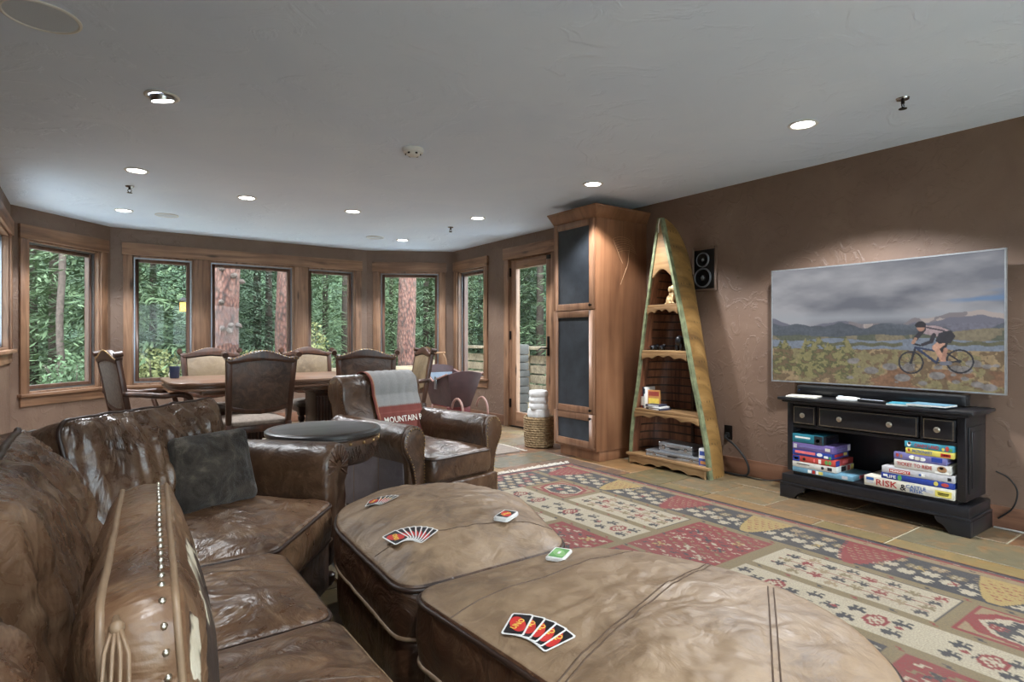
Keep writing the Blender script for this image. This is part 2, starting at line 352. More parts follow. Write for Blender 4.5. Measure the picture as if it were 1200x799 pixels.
def cushion_mesh(outline, z0, h, crown, belly=.012, wr=.006, wsc=(6, 6, 6), rings=26, seed=0.0, M=None, pinch=0.0, crownb=0.0, droop=0.0, fold=None):
    """closed pillow on a plan outline: flat-ish bottom, side band, crowned top; returns MB and the top edge loop"""
    cx = sum(p[0] for p in outline) / len(outline); cy = sum(p[1] for p in outline) / len(outline); n = len(outline)
    prof = [(max(.002, t), -crownb * (1 - t ** 2.4)) for t in [i / 10 for i in range(0, 10)]] + [(.985, 0), (1.0, h * .08), (1.0 + belly, h * .3), (1.0 + belly * 1.5, h * .5), (1.0 + belly, h * .72), (1.0, h * .93)]
    edge = len(prof) - 1
    prof += [(t, h + crown * (1 - t ** 2.6)) for t in [.988 * (1 - (i / rings) ** 1.0) + .002 for i in range(rings + 1)]]
    vs = []
    for (t, z) in prof:
        for (x, y) in outline:
            px, py = cx + (x - cx) * t, cy + (y - cy) * t; vs.append(Vector((px, py, z0 + z)))
    m = len(prof); fs = [(i * n + k, i * n + (k + 1) % n, (i + 1) * n + (k + 1) % n, (i + 1) * n + k) for i in range(m - 1) for k in range(n)]
    fs += [tuple(range(n - 1, -1, -1)), tuple((m - 1) * n + k for k in range(n))]
    me = bpy.data.meshes.new('x'); me.from_pydata(vs, [], fs); me.update()
    nor = [v.normal.copy() for v in me.vertices]; bpy.data.meshes.remove(me)
    for i, v in enumerate(vs):
        t = prof[i // n][0]; q = Vector((v.x * wsc[0] + seed, v.y * wsc[1] + seed, v.z * wsc[2]))
        a = noise.fractal(q, 1.0, 2.2, 3); b = noise.noise(q * 2.1 + Vector((a * 2, a, 0)))
        d = wr * (a * .9 + (1 - abs(b) * 2) * .35) * (1 - .75 * max(0, min(1, (t - .86) / .12)))
        if fold: d += fold(v, t)
        v += nor[i] * d
        if droop: v.z -= droop * ((v.x - cx) ** 2 + (v.y - cy) ** 2)
    loop = [tuple(vs[edge * n + k]) for k in range(n)]; loop2 = [tuple(vs[11 * n + k]) for k in range(n)]
    b = MB(); b.add(vs, fs, M)
    if M is not None: loop = [tuple(M @ Vector(p)) for p in loop]; loop2 = [tuple(M @ Vector(p)) for p in loop2]
    return b, loop, loop2
def smooth_path(pts, k=6):
    P = [Vector(p) for p in pts]; P = [P[0] * 2 - P[1]] + P + [P[-1] * 2 - P[-2]]; out_ = []
    for i in range(1, len(P) - 2):
        a, b, c, d = P[i - 1:i + 3]
        for j in range(k):
            t = j / k; out_.append(.5 * (2 * b + (c - a) * t + (2 * a - 5 * b + 4 * c - d) * t * t + (3 * b - a - 3 * c + d) * t ** 3))
    return out_ + [P[-2]]
def rect(x0, x1, y0, y1): return [(x0, y0), (x1, y0), (x1, y1), (x0, y1)]
# ------------------------------------------------------------------ the room shell
H = 2.43
A, B, Cc, D = (-.60, 7.45), (.22, 8.27), (3.335, 8.27), (4.43, 7.65)
REAR = -3.0
def seg_matrix(p0, p1):
    e = Vector((p1[0] - p0[0], p1[1] - p0[1], 0)); L = e.length; e.normalize(); o = Vector((-e.y, e.x, 0))
    M = Matrix(((e.x, o.x, 0, p0[0]), (e.y, o.y, 0, p0[1]), (0, 0, 1, 0), (0, 0, 0, 1))); return M, L
def wall(name, p0, p1, holes):
    M, L = seg_matrix(p0, p1); b = MB(); x = 0.0
    for (a, c, z0, z1) in sorted(holes):
        if a > x: b.box(x, a, 0, .16, 0, H, M)
        if z0 > 0: b.box(a, c, 0, .16, 0, z0, M)
        b.box(a, c, 0, .16, z1, H, M); x = c
    if x < L: b.box(x, L, 0, .16, 0, H, M)
    struct(b.obj(name, 'wall_plaster', fix=False)); return M
WZ0, WZ1 = .585, 2.12
ML = wall('wall_left', (-.6, REAR), A, [(.6, 2.6, .9, 2.12), (6.0 - REAR, 7.30 - REAR, 1.03, 2.12)])
MAB = wall('wall_bay_left', A, B, [(.17, 1.015, WZ0, WZ1)])
MBC = wall('wall_back', B, Cc, [(.21, 2.94, WZ0, WZ1)])
MCD = wall('wall_bay_right', Cc, D, [(.18, 1.065, WZ0, WZ1)])
yr = lambda y: D[1] - y
MR = wall('wall_right', D, (4.43, REAR), [(yr(7.50), yr(6.78), WZ0, WZ1), (yr(6.19), yr(5.33), 0, 2.15)])
MRE = wall('wall_rear_added', (4.43, REAR), (-.6, REAR), [(.5, 4.5, 0, 2.2)])  # unseen rear wall, its wide glazed opening added to let daylight in

def window(n, M, x0, x1, z0, z1, mull=(), cas=.088, apron=.095, ax='x'):
    w = bpy.data.objects.new('window_%d' % n, None); link(w); w.matrix_world = M; struct(w); w.empty_display_size = .1
    vert = 'alder_z'
    MB().box(x0 - cas - .012, x1 + cas + .012, -.032, 0, z1 + .002, z1 + .142).obj('head_casing', 'alder_x', w, .004)
    for a in (x0 - cas, x1): MB().box(a, a + cas, -.022, 0, z0 - .002, z1).obj('side_casing', vert, w, .003)
    MB().box(x0 - cas - .02, x1 + cas + .02, -.055, .03, z0 - .03, z0).obj('sill', 'alder_x', w, .004)
    MB().box(x0 - cas, x1 + cas, -.02, 0, z0 - .03 - apron, z0 - .031).obj('apron', 'alder_x', w, .003)
    xs = [x0] + [v for m in mull for v in m] + [x1]
    for (a, c) in mull: MB().box(a, c, -.016, .13, z0, z1).obj('mullion_post', vert, w, .004)
    for k in range(0, len(xs), 2):
        a, c = xs[k], xs[k + 1]; b = MB()
        for (i, y0, y1) in ((.018, .0, .15),):                          # jamb liner
            b.box(a, a + i, y0, y1, z0, z1).box(c - i, c, y0, y1, z0, z1).box(a + i, c - i, y0, y1, z1 - i, z1).box(a + i, c - i, y0, y1, z0, z0 + i)
        b.obj('jamb', vert, w, .002)
        b = MB(); i0, i1 = .020, .034
        b.box(a + i0, a + i1, .05, .14, z0 + i0, z1 - i0).box(c - i1, c - i0, .05, .14, z0 + i0, z1 - i0).box(a + i1, c - i1, .05, .14, z1 - i1, z1 - i0).box(a + i1, c - i1, .05, .14, z0 + i0, z0 + i1)
        b.obj('weather_strip', 'steel_strip', w)
        b = MB(); i0, i1 = .036, .072
        b.box(a + i0, a + i1, .07, .13, z0 + i0, z1 - i0).box(c - i1, c - i0, .07, .13, z0 + i0, z1 - i0).box(a + i1, c - i1, .07, .13, z1 - i1, z1 - i0).box(a + i1, c - i1, .07, .13, z0 + i0, z0 + i1)
        b.obj('sash', 'sash_wood', w, .004)
        MB().box(a + i1 - .004, c - i1 + .004, .097, .103, z0 + i1 - .004, z1 - i1 + .004).obj('pane', 'window_glass', w)
    return w
window(1, ML, 6.0 - REAR, 7.30 - REAR, 1.03, 2.12)
window(2, MAB, .17, 1.015, WZ0, WZ1)
window(3, MBC, .21, 2.94, WZ0, WZ1, ((.86, 1.035), (2.08, 2.255)))
window(4, MCD, .18, 1.065, WZ0, WZ1)
window(5, MR, yr(7.50), yr(6.78), WZ0, WZ1)
window(6, ML, .6, 2.6, .9, 2.12, ((1.55, 1.65),))  # unseen window added behind the camera for extra daylight
window(7, MRE, .5, 4.5, .03, 2.2, ((1.45, 1.55), (2.45, 2.55), (3.45, 3.55)), apron=.0005)  # unseen rear glazing added to light the room

# glazed door in the right-hand wall
dr = bpy.data.objects.new('door_1', None); link(dr); dr.matrix_world = MR; struct(dr)
x0, x1 = yr(6.19), yr(5.33)
for a in (x0 - .1, x1): MB().box(a, a + .1, -.024, 0, 0, 2.15).obj('side_casing', 'alder_z', dr, .003)
MB().box(x0 - .115, x1 + .115, -.034, 0, 2.152, 2.30).obj('head_casing', 'alder_x', dr, .004)
b = MB(); b.box(x0, x0 + .02, 0, .15, 0, 2.15).box(x1 - .02, x1, 0, .15, 0, 2.15).box(x0 + .02, x1 - .02, 0, .15, 2.13, 2.15); b.obj('jamb', 'alder_z', dr, .002)
MB().box(x0, x1, .0, .15, .0, .018).obj('threshold', 'dark_metal', dr, .003)
a, c = x0 + .022, x1 - .022
for (p, q, r, s_, nm) in ((a, a + .105, .02, 2.128, 'door_stile'), (c - .105, c, .02, 2.128, 'door_stile'), (a + .106, c - .106, 2.02, 2.128, 'door_rail'), (a + .106, c - .106, .02, .2, 'door_rail')):
    MB().box(p, q, .01, .055, r, s_).obj(nm, 'alder_z' if 'stile' in nm else 'alder_x', dr, .004)
MB().box(a + .1, c - .1, .030, .036, .19, 2.03).obj('pane', 'window_glass', dr)
for z in (.25, 1.12, 1.93): MB().box(a - .016, a + .004, -.012, .012, z, z + .11).obj('hinge', 'dark_metal', dr, .003)
hd = MB().box(c - .075, c - .035, -.004, .01, .93, 1.16).obj('door_handle', 'dark_metal', dr, .004)
b = MB().cyl((c - .055, -.004, 1.02), (c - .055, -.055, 1.02), .012); b.tube([(c - .055, -.05, 1.02), (c - .11, -.055, 1.025), (c - .17, -.05, 1.0)], [.011, .009, .007]); b.obj('lever', 'dark_metal', hd, smooth=True)
MB().box(c - .055, c + .02, -.03, .012, 2.075, 2.12).obj('door_closer', 'dark_metal', dr, .004)

# ceiling, floor, baseboards
out = [(-.76, REAR - .16), (-.76, 7.52), (.15, 8.43), (3.38, 8.43), (4.59, 7.74), (4.59, REAR - .16)]
struct(MB().prism(out, H, H + .12, 'z').obj('ceiling', 'ceiling_plaster', fix=True))
fl = struct(MB().prism(out, -.10, -.005, 'z').obj('floor', 'grout'))
T1 = MB().box(.005, .395, .005, .395, -.01, 0).mesh('tile', .003, 1); T1.materials.append(MATS['slate'])
T2 = MB().box(.005, .795, .005, .395, -.01, 0).mesh('tile', .003, 1); T2.materials.append(MATS['slate'])
T3 = MB().box(.005, .395, .005, .795, -.01, 0).mesh('tile', .003, 1); T3.materials.append(MATS['slate'])
used = set()
rt = random.Random(5)
NX0, NY0 = 3.72 - .4 * 11, 1.04 - .4 * 3
for j in range(0, 22):
    for i in range(-1, 13):
        x, y = NX0 + .4 * i, NY0 + .4 * j
        if (i, j) in used: continue
        cx_, cy_ = x + .2, y + .2
        if cx_ < -.62 or cx_ > 4.45 or cy_ > 8.3 or cy_ - cx_ > 8.1 or (cx_ > 3.3 and cy_ > 8.35 - (cx_ - 3.3) * .57): continue
        if 1.05 < x and x + .4 < 3.4 and y + .4 < 3.8: used.add((i, j)); continue        # wholly under the big rug
        if x + .4 < .5 and y + .4 < 2.0: used.add((i, j)); continue                     # wholly under the sofa
        k = rt.random(); me = T1; used.add((i, j))
        if k < .28 and x + .8 < 4.5 and (i + 1, j) not in used: me = T2; used.add((i + 1, j))
        elif k < .5 and y + .8 < 8.0 and (i, j + 1) not in used: me = T3; used.add((i, j + 1))
        o = bpy.data.objects.new('tile', me); link(o, fl); o.location = (x, y, 0)
def baseboard(name, p0, p1, spans):
    M, L = seg_matrix(p0, p1); b = MB()
    for (a, c) in spans: b.box(a, c if c > 0 else L, -.018, 0, 0.001, .135, M)
    struct(b.obj(name, 'base_wood_y', None, .004))
baseboard('baseboard_right', D, (4.43, REAR), [(0, yr(6.295)), (yr(5.225), -1)])
baseboard('baseboard_back', B, Cc, [(0, -1)]); baseboard('baseboard_bay_left', A, B, [(0, -1)]); baseboard('baseboard_bay_right', Cc, D, [(0, -1)])
baseboard('baseboard_left', (-.6, REAR), A, [(0, -1)])

# ------------------------------------------------------------------ ceiling fixtures
emis('lamp_glow', (1, .97, .92, 1), 9.0)
def can_light(x, y, label, tilt=None, power=1.0):
    t = thing('recessed_light', label, 'ceiling light', (x, y, H), 0, 'recessed ceiling lights')
    MB().lathe([(.066, -.001), (.082, -.001), (.085, -.006), (.078, -.011), (.066, -.009), (.062, -.002)], 32, ring=True).obj('trim_ring', 'white_plastic', t, smooth=True)
    if tilt:
        M = TM((0, 0, -.008), tilt[0], tilt[1])
        MB().lathe([(.050, -.02), (.056, -.02), (.060, .0), (.058, .012), (.05, .01)], 28, M=M, ring=True).obj('gimbal', 'chrome', t, smooth=True)
        MB().lathe([(.001, -.022), (.052, -.022), (.052, -.012), (.001, -.012)], 28, M=M).obj('lamp', 'lamp_glow', t)
    else:
        MB().lathe([(.001, -.006), (.061, -.006), (.061, -.001), (.001, -.001)], 28).obj('lamp', 'lamp_glow', t)
    ld = bpy.data.lights.new('lamp_light', 'SPOT'); ld.energy = CAN_W * power; ld.color = CAN_COL; ld.spot_size = R(122); ld.spot_blend = .32; ld.shadow_soft_size = .045
    lo = bpy.data.objects.new('lamp_light', ld); link(lo, t); lo.location = (0, 0, -.03)
    if tilt: lo.rotation_euler = (tilt[0] * .6, tilt[1] * .6, 0)
    return t
can_light(.325, 3.647, 'bright gimbal downlight nearest the big round ceiling speaker', (R(9), R(-12)))
can_light(.31, 5.37, 'small recessed downlight just in front of the sprinkler near the left windows')
can_light(.30, 7.11, 'small recessed downlight closest to the left bay window corner')
can_light(1.19, 5.81, 'recessed downlight above the left half of the dining table')
can_light(2.19, 5.80, 'recessed downlight above the right half of the dining table')
can_light(3.36, 7.11, 'faint far recessed downlight beside the small speaker at the right bay corner')
can_light(3.40, 5.34, 'recessed downlight in front of the glazed door, beside a sprinkler')
can_light(3.435, 3.60, 'recessed downlight above the tall chalkboard cabinet', None, 1.05)
can_light(3.51, 1.857, 'largest recessed downlight at right, in front of the television wall', None, 1.6)
for (x, y, w_) in ((.31, .1, 'right above the sofa'), (3.45, .1, 'by the right-hand wall'), (1.85, -1.4, 'in the middle'), (.31, -1.7, 'far back at the left'), (3.45, -1.7, 'far back at the right')):  # unseen cans added behind the camera to brighten the room
    can_light(x, y, 'added unseen fill downlight behind the camera, ' + w_, None, .7)
def ceil_speaker(x, y, r, label):
    t = thing('ceiling_speaker', label, 'speaker', (x, y, H), 0, 'round ceiling speakers')
    MB().lathe([(r * .9, -.001), (r, -.001), (r, -.006), (r * .94, -.009), (r * .9, -.006)], 48, ring=True).obj('rim', 'white_plastic', t, smooth=True)
    MB().lathe([(.001, -.005), (r * .9, -.005), (r * .9, -.001), (.001, -.001)], 48).obj('grille', 'grille_grey', t)
ceil_speaker(-.15, 3.03, .135, 'large round grey ceiling speaker at the upper left corner')
ceil_speaker(.68, 7.14, .11, 'flat round ceiling speaker near the left bay corner')
ceil_speaker(2.99, 7.13, .11, 'flat round ceiling speaker near the right bay corner')
t = thing('smoke_detector', 'white domed smoke detector in the middle of the ceiling', 'smoke detector', (1.806, 3.657, H))
MB().lathe([(.001, -.001), (.07, -.001), (.072, -.012), (.066, -.03), (.05, -.034)][::-1] + [], 32).obj('housing', 'white_plastic', t, smooth=True)
MB().lathe([(.001, -.056), (.03, -.052), (.046, -.044), (.05, -.034), (.001, -.034)], 32).obj('dome', 'white_plastic', t, smooth=True)
for k in range(6): a = k * PI / 3; MB().box(-.007, .007, .047, .054, -.046, -.036, TM((0, 0, 0), 0, 0, a)).obj('vent', 'dark_metal', t)
def sprinkler(x, y, label):
    t = thing('sprinkler_head', label, 'sprinkler', (x, y, H), 0, 'fire sprinkler heads')
    MB().lathe([(.001, -.001), (.033, -.001), (.030, -.008), (.014, -.012), (.001, -.012)], 24).obj('escutcheon', 'chrome', t, smooth=True)
    b = MB().cyl((0, 0, -.01), (0, 0, -.03), .009); 
    for s_ in (-1, 1): b.tube([(.009 * s_, 0, -.026), (.014 * s_, 0, -.04), (.004 * s_, 0, -.055)], .003, 6)
    b.obj('frame', 'dark_metal', t, smooth=True); MB().lathe([(.001, -.056), (.02, -.056), (.02, -.059), (.001, -.059)], 16).obj('deflector', 'dark_metal', t)
sprinkler(.294, 5.968, 'small sprinkler head hanging from the ceiling at the left'); sprinkler(3.428, 5.97, 'small sprinkler head on the ceiling near the glazed door'); sprinkler(3.574, 1.344, 'chrome sprinkler head on the ceiling above the television, at right')

# ------------------------------------------------------------------ outdoors
def ground_fn(u, v):
    x = -40 + 90 * u; y = -25 + 80 * v; d = max(0, math.hypot(x - 1.9, y - 3) - 12)
    return (x, y, -.32 + .02 * d + .25 * noise.noise(Vector((x * .3, y * .3, 0))) * min(1, d / 6))
struct(MB().grid(ground_fn, 60, 60).obj('ground', 'forest_floor', smooth='all'))
struct(MB().prism([(-6, -7), (-3, 10.6), (1, 13.2), (6, 12.2), (9, 8), (8, -7)], -.31, -.255, 'z').obj('bounce_patio', 'gravel'))  # paving made extra pale to bounce skylight up onto the ceiling
def hill_fn(u, v):
    a = R(-70 + 190 * u); r = 34 + 22 * v; x = math.sin(a) * r; y = math.cos(a) * r
    return (x + 2, y, -1 + 17 * v + 3.5 * noise.noise(Vector((x * .25, y * .25, 3))) * v + .8 * noise.noise(Vector((x * 1.2, y * 1.2, v * 9))))
struct(MB().grid(hill_fn, 90, 20).obj('hillside', 'forest_hill', smooth='all'))
def foliage_mesh(h, r, rnd, n_lv, mat, name='foliage'):
    b = MB()
    for L in range(n_lv):
        z = .15 + (h - .2) * (L / n_lv) ** 1.0; Lr = r * (1 - z / h) ** .75 + .08
        for k in range(9):
            a = rnd.uniform(0, 2 * PI); l = Lr * rnd.uniform(.7, 1.1); dz = -rnd.uniform(.12, .35) * l; d = Vector((math.cos(a), math.sin(a), 0)); sd = Vector((-d.y, d.x, 0))
            zz = z + rnd.uniform(-.1, .1)
            for q in range(12):
                f = .22 + .78 * q / 11; p = d * l * f + Vector((0, 0, zz + dz * f * f + .12 * l * f * (1 - f)))
                for s_ in (-1, 1):
                    ln = (.10 + .24 * l * (1.08 - f)) * rnd.uniform(.7, 1.2); w = .010 + .012 * l * rnd.random()
                    e = (sd * s_ * .8 + d * rnd.uniform(.4, .9) + Vector((0, 0, rnd.uniform(-.55, .1)))).normalized()
                    nrm = Vector((rnd.uniform(-.4, .4), rnd.uniform(-.4, .4), 1)).cross(e).normalized()
                    b.add([p, p + e * ln * .5 + nrm * w, p + e * ln, p + e * ln * .5 - nrm * w], [(0, 1, 2, 3)])
    me = b.mesh(name, fix=False); me.materials.append(MATS[mat]); return me
tr = random.Random(21); protos = []
for k, (mat, h, r, lab) in enumerate((('needle_dark', 9.0, 1.75, 'dark green spruce in the dense forest outside'), ('needle_mid', 8.0, 1.9, 'mid green spruce in the dense forest outside'), ('needle_light', 6.0, 1.6, 'pale green young fir in the forest outside'), ('needle_mid', 10.0, 1.6, 'tall slender conifer in the forest outside'))):
    fm = foliage_mesh(h, r, tr, 52, mat); tm = MB().tube([(0, 0, -.4), (0, 0, h * .5), (0, 0, h)], [.13, .08, .01], 8).mesh('trunk', smooth='all'); tm.materials.append(MATS['grey_bark']); protos.append((fm, tm, lab))
def put_tree(x, y, k, s):
    fm, tm, lab = protos[k]; d = max(0, math.hypot(x - 1.9, y - 3) - 12)
    t = thing('conifer_tree', lab, 'tree', (x, y, -.30 + .02 * d), tr.uniform(0, 6.28), 'conifers outside the windows'); t.scale = (s, s, s * tr.uniform(.9, 1.15))
    link(bpy.data.objects.new('foliage', fm), t); link(bpy.data.objects.new('trunk', tm), t)
for (Y_, sp, x_lo, x_hi) in ((13.4, 2.5, -3, 11), (15.6, 2.3, -3.5, 13.5), (18, 2.4, -4, 15.5), (21, 2.6, -4.5, 18), (25, 3.0, -5, 22)):
    x = x_lo + tr.uniform(0, 1)
    while x < x_hi:
        put_tree(x + tr.uniform(-.5, .5), Y_ + tr.uniform(-.8, .8), tr.choice((0, 0, 1, 1, 2, 3)), tr.uniform(.8, 1.2)); x += sp
for (x, y) in ((10.5, 9.5), (12, 11.5), (9.8, 12.3), (13.5, 9.2), (14.5, 12.5), (-6.5, 12), (-5.5, 8), (-7, 5), (-5.5, 2.0), (-6.5, -1)): put_tree(x, y, tr.choice((0, 1, 3)), 1.0)
def big_trunk(x, y, r, label, mat='red_bark', knots=True, h=7.0):
    t = thing('pine_trunk', label, 'tree trunk', (x, y, -.32)); rr = random.Random(3)
    b = MB().tube([(.02 * math.sin(i), .02 * math.cos(i * 1.7), h * i / 20) for i in range(21)], [r * (1.12 - .25 * i / 20) for i in range(21)], 22); b.obj('trunk', mat, t, smooth='all')
    if knots:
        for i in range(14):
            a = rr.uniform(0, 2 * PI) if i > 6 else rr.uniform(-2.4, -.9); z = rr.uniform(1.5, 3.4); d = Vector((math.cos(a), math.sin(a), rr.uniform(-.2, .3)))
            MB().tube([d * r * .8 + Vector((0, 0, z)), d * (r + .05) + Vector((0, 0, z)), d * (r + rr.uniform(.07, .13)) + Vector((0, 0, z - .02))], [.05, .04, .012], 7).obj('branch_stub', 'grey_bark', t, smooth=True)
big_trunk(1.76, 10.1, .19, 'thick reddish pine trunk with knobby stubs outside the middle window pane')
big_trunk(2.82, 10.5, .19, 'reddish pine trunk half hidden behind the right mullion of the middle window', knots=False)
big_trunk(5.25, 10.9, .17, 'red-brown pine trunk outside the angled right bay window', knots=False)
big_trunk(-.35, 12.3, .05, 'thin grey trunk outside the angled left bay window', 'grey_bark', False)
def shrub(x, y, r, h, mat, n, label):
    t = thing('shrub', label, 'shrub', (x, y, -.30)); rr = random.Random(int(x * 100 + y)); b = MB()
    for i in range(n):
        d = Vector((rr.gauss(0, 1), rr.gauss(0, 1), abs(rr.gauss(0, 1)))); d.normalize(); p = d * rr.uniform(.4, 1.0); p = Vector((p.x * r, p.y * r, .15 + p.z * h))
        e = Vector((rr.uniform(-1, 1), rr.uniform(-1, 1), rr.uniform(-.4, 1))).normalized() * rr.uniform(.05, .1); w = e.cross(Vector((rr.uniform(-1, 1), rr.uniform(-1, 1), .3))).normalized() * .022
        b.add([p - e * .5, p + w, p + e * .5, p - w], [(0, 1, 2, 3)])
    b.obj('leaves', mat, t, fix=False); b = MB()
    for i in range(9): a = rr.uniform(0, 6.28); b.tube([(0, 0, 0), (math.cos(a) * r * .3, math.sin(a) * r * .3, h * .5), (math.cos(a) * r * .7, math.sin(a) * r * .7, h * .95)], [.014, .009, .004], 5)
    b.obj('stems', 'grey_bark', t)
shrub(.95, 12.2, .75, 1.15, 'leaf_yellow', 2600, 'yellow green bush low outside the left pane of the wide window')
shrub(-.15, 11.25, .55, 1.1, 'leaf_green', 2400, 'leafy green bush low outside the angled left bay window')
shrub(3.45, 11.4, .5, 1.7, 'leaf_yellow', 2200, 'tall yellow green bush outside the right pane of the wide window')
shrub(2.55, 12.0, .55, 1.1, 'leaf_yellow', 1500, 'small yellowing bush between the two red pine trunks')
shrub(4.6, 11.8, .7, 1.0, 'leaf_green', 1800, 'low green bush outside the angled right bay window')
t = thing('hanging_lantern', 'small amber lantern hanging among the trees outside the left window', 'lantern', (1.285, 11.0, 1.58))
emis('amber_glow', S(230, 150, 70), .45)
MB().box(-.05, .05, -.05, .05, 0, .15).obj('glass_body', 'amber_glow', t, .008); MB().frust(-.08, .08, -.08, .08, .171, -.02, .02, -.02, .02, .23).obj('cap', 'dark_metal', t)
MB().tube([(0, 0, .23), (0, 0, .9), (.05, .2, 1.6)], .004, 5).obj('cord', 'dark_metal', t)
# deck railing seen through the glazed door
rl = thing('deck_railing', 'weathered plank deck railing outside the glazed door', 'railing', (6.15, 8.0, -.25))
for k in range(5): MB().box(0, .03, -2.6, 2.6, .30 + .165 * k, .30 + .165 * k + .135).obj('plank', 'deck_wood', rl, .004)
for y in (-2.5, -1.2, 0.05, 1.25, 2.5): MB().box(-.10, -.005, y - .055, y + .055, 0, 1.2).obj('post', 'deck_wood', rl, .006)
MB().box(-.14, .10, -2.65, 2.65, 1.2, 1.25).obj('cap_rail', 'deck_wood', rl, .005)
fc = thing('rail_fence', 'low weathered rail fence outside the right bay windows', 'fence', (4.2, 10.0, -.27))
for z in (.45, .80): MB().box(-1.0, 1.3, -.03, .03, z, z + .1).obj('rail', 'deck_wood', fc, .006)
for x in (-.9, .15, 1.2): MB().box(x - .05, x + .05, .03, .12, 0, 1.0).obj('post', 'deck_wood', fc, .006)
st = thing('stone_pier', 'dark stacked stone pier left of the deck railing outside the door', 'pier', (5.55, 7.55, -.25)); rr = random.Random(9)
z = 0
while z < 1.25:
    h = rr.uniform(.1, .17); MB().box(-.13 + rr.uniform(-.03, .02), .13 + rr.uniform(-.02, .03), -.15, .15 + rr.uniform(-.03, .03), z, z + h - .006).obj('stone', 'stone_grey', st, .018); z += h
# ------------------------------------------------------------------ sofa
q2 = math.sqrt(.5)
def su(u, w): return (q2 * (u + w), q2 * (u - w))
def lean(org, face, l):
    s_, c_ = math.sin(l), math.cos(l)
    return Matrix.Translation(org) @ Matrix.Rotation(face, 4, 'Z') @ Matrix(((0, -s_, c_, 0), (1, 0, 0, 0), (0, c_, s_, 0), (0, 0, 0, 1)))
def place(o, t): o.location = -t.location; return o
def piping(loop, r, mat, parent, name='piping', t=None):
    o = MB().tube(loop, r, 7, True).obj(name, mat, parent, smooth='all')
    return o
def loft(b, loops, cap=True):
    n = len(loops[0]); vs = [p for l in loops for p in l]
    fs = [(i * n + k, i * n + (k + 1) % n, (i + 1) * n + (k + 1) % n, (i + 1) * n + k) for i in range(len(loops) - 1) for k in range(n)]
    if cap: fs += [tuple(range(n - 1, -1, -1)), tuple((len(loops) - 1) * n + k for k in range(n))]
    return b.add(vs, fs)
def shrink(loop, f):
    c = sum((Vector(p) for p in loop), Vector()) / len(loop); return [tuple(c + (Vector(p) - c) * f) for p in loop]
def rolled(prof, a, axis_fn, rnd=.03, bulge=0.0, both=True, n_mid=10, wr=.003):
    """profile swept along an axis with softened ends"""
    L = a[1] - a[0]; loops = []
    ends = [(0, .90), (.25, .965), (.6, .99), (1, 1)]
    for (t, f) in ends: loops.append(shrink([axis_fn(p, a[0] + rnd * t) for p in prof], f if both else (f if True else 1)))
    for i in range(1, n_mid): loops.append([axis_fn(p, a[0] + rnd + (L - 2 * rnd) * i / n_mid) for p in prof])
    for (t, f) in ends[::-1]: loops.append(shrink([axis_fn(p, a[1] - rnd * t) for p in prof], f))
    out = []
    for i, l in enumerate(loops):
        out.append([tuple(Vector(p) * 1.0 + Vector((0, 0, 1)) * wr * noise.noise(Vector(p) * 9)) for p in l])
    return out
def arc(cx, cz, r, a0, a1, n=14): return [(cx + r * math.cos(R(a0 + (a1 - a0) * i / n)), cz + r * math.sin(R(a0 + (a1 - a0) * i / n))) for i in range(n + 1)]

sofa = thing('sectional_sofa', 'distressed brown leather sectional sofa with loose cushions along the left wall', 'sofa', (-.05, 1.2, 0))
def sp(o): return place(o, sofa)
base = [(-.55, -.6), (.46, -.6), (.46, 2.03), su(2.40, -1.19), su(2.45, -2.04), su(1.62, -2.04), (-.55, 2.1)]
bo = sp(MB().prism(base, .05, .265, 'z').obj('base_frame', 'sofa_side_leather', sofa, .012))
front = [(.468, -.58, .262), (.468, 2.035, .262), (*su(2.40, -1.182), .262)]
MB().tube(front, .007, 7).obj('piping', 'piping_light', bo, smooth='all')
back_poly = [(-.55, -.6), (-.36, -.6), (-.36, 2.05), su(1.66, -1.86), su(2.42, -1.86), su(2.46, -2.06), su(1.56, -2.06), (-.55, 2.2)]
sp(MB().prism(back_poly, .266, .80, 'z').obj('back_frame', 'sofa_side_leather', sofa, .03, 3))
seats = [[(-.12, .68), (.50, .68), (.505, 1.45), (-.12, 1.45)], [(-.12, 1.465), (.505, 1.465), (.515, 1.995), (-.12, 2.02)], [(.50, 2.03), su(2.37, -1.16), su(2.405, -1.75), su(1.72, -1.75), (-.10, 2.05)], [(-.12, -.1), (.50, -.1), (.50, .665), (-.12, .665)]]
cush = {}
for k, poly in enumerate(seats):
    b, loop, l2 = cushion_mesh(rpoly(poly, .05, 150), .268, .165, .05, .012, .010, (5, 11, 6) if k != 2 else (7, 8, 6), 30, k * 3.7 + 1)
    o = sp(b.obj('seat_cushion', 'sofa_leather', sofa, smooth='all')); piping(loop, .0075, 'piping_leather' if k else 'piping_light', o); piping(l2, .006, 'piping_leather', o)
    # stitched seam across the cushion
    if k != 2:
        ys = (poly[0][1] + poly[2][1]) / 2 + .04; bv = BVHTree.FromPolygons([Vector(v) for v in b.v], b.f); pts = []
        for i in range(26):
            x = poly[0][0] + .05 + .55 * i / 25; h_ = bv.ray_cast(Vector((x, ys + .03 * math.sin(x * 5), 1)), Vector((0, 0, -1)))
            if h_[0] is not None: pts.append(h_[0])
        MB().tube(pts, .0022, 5).obj('seam', 'seam_dark', o)
def gather(v, t):
    q = noise.noise(Vector((v.x * 7, v.y * 3, 1.3))); s1 = math.sin(v.x * 48 + 9 * q) * math.exp(-max(0, .43 - v.y) / .22)
    r_ = 1 - abs(noise.noise(Vector((v.x * 5 + v.y * 4, v.y * 7 - v.x * 2, 4.0)))) * 2.2
    return (.0045 * s1 - .008 * max(0, r_ - .55) * 2) * (1 if t < .97 else .25)
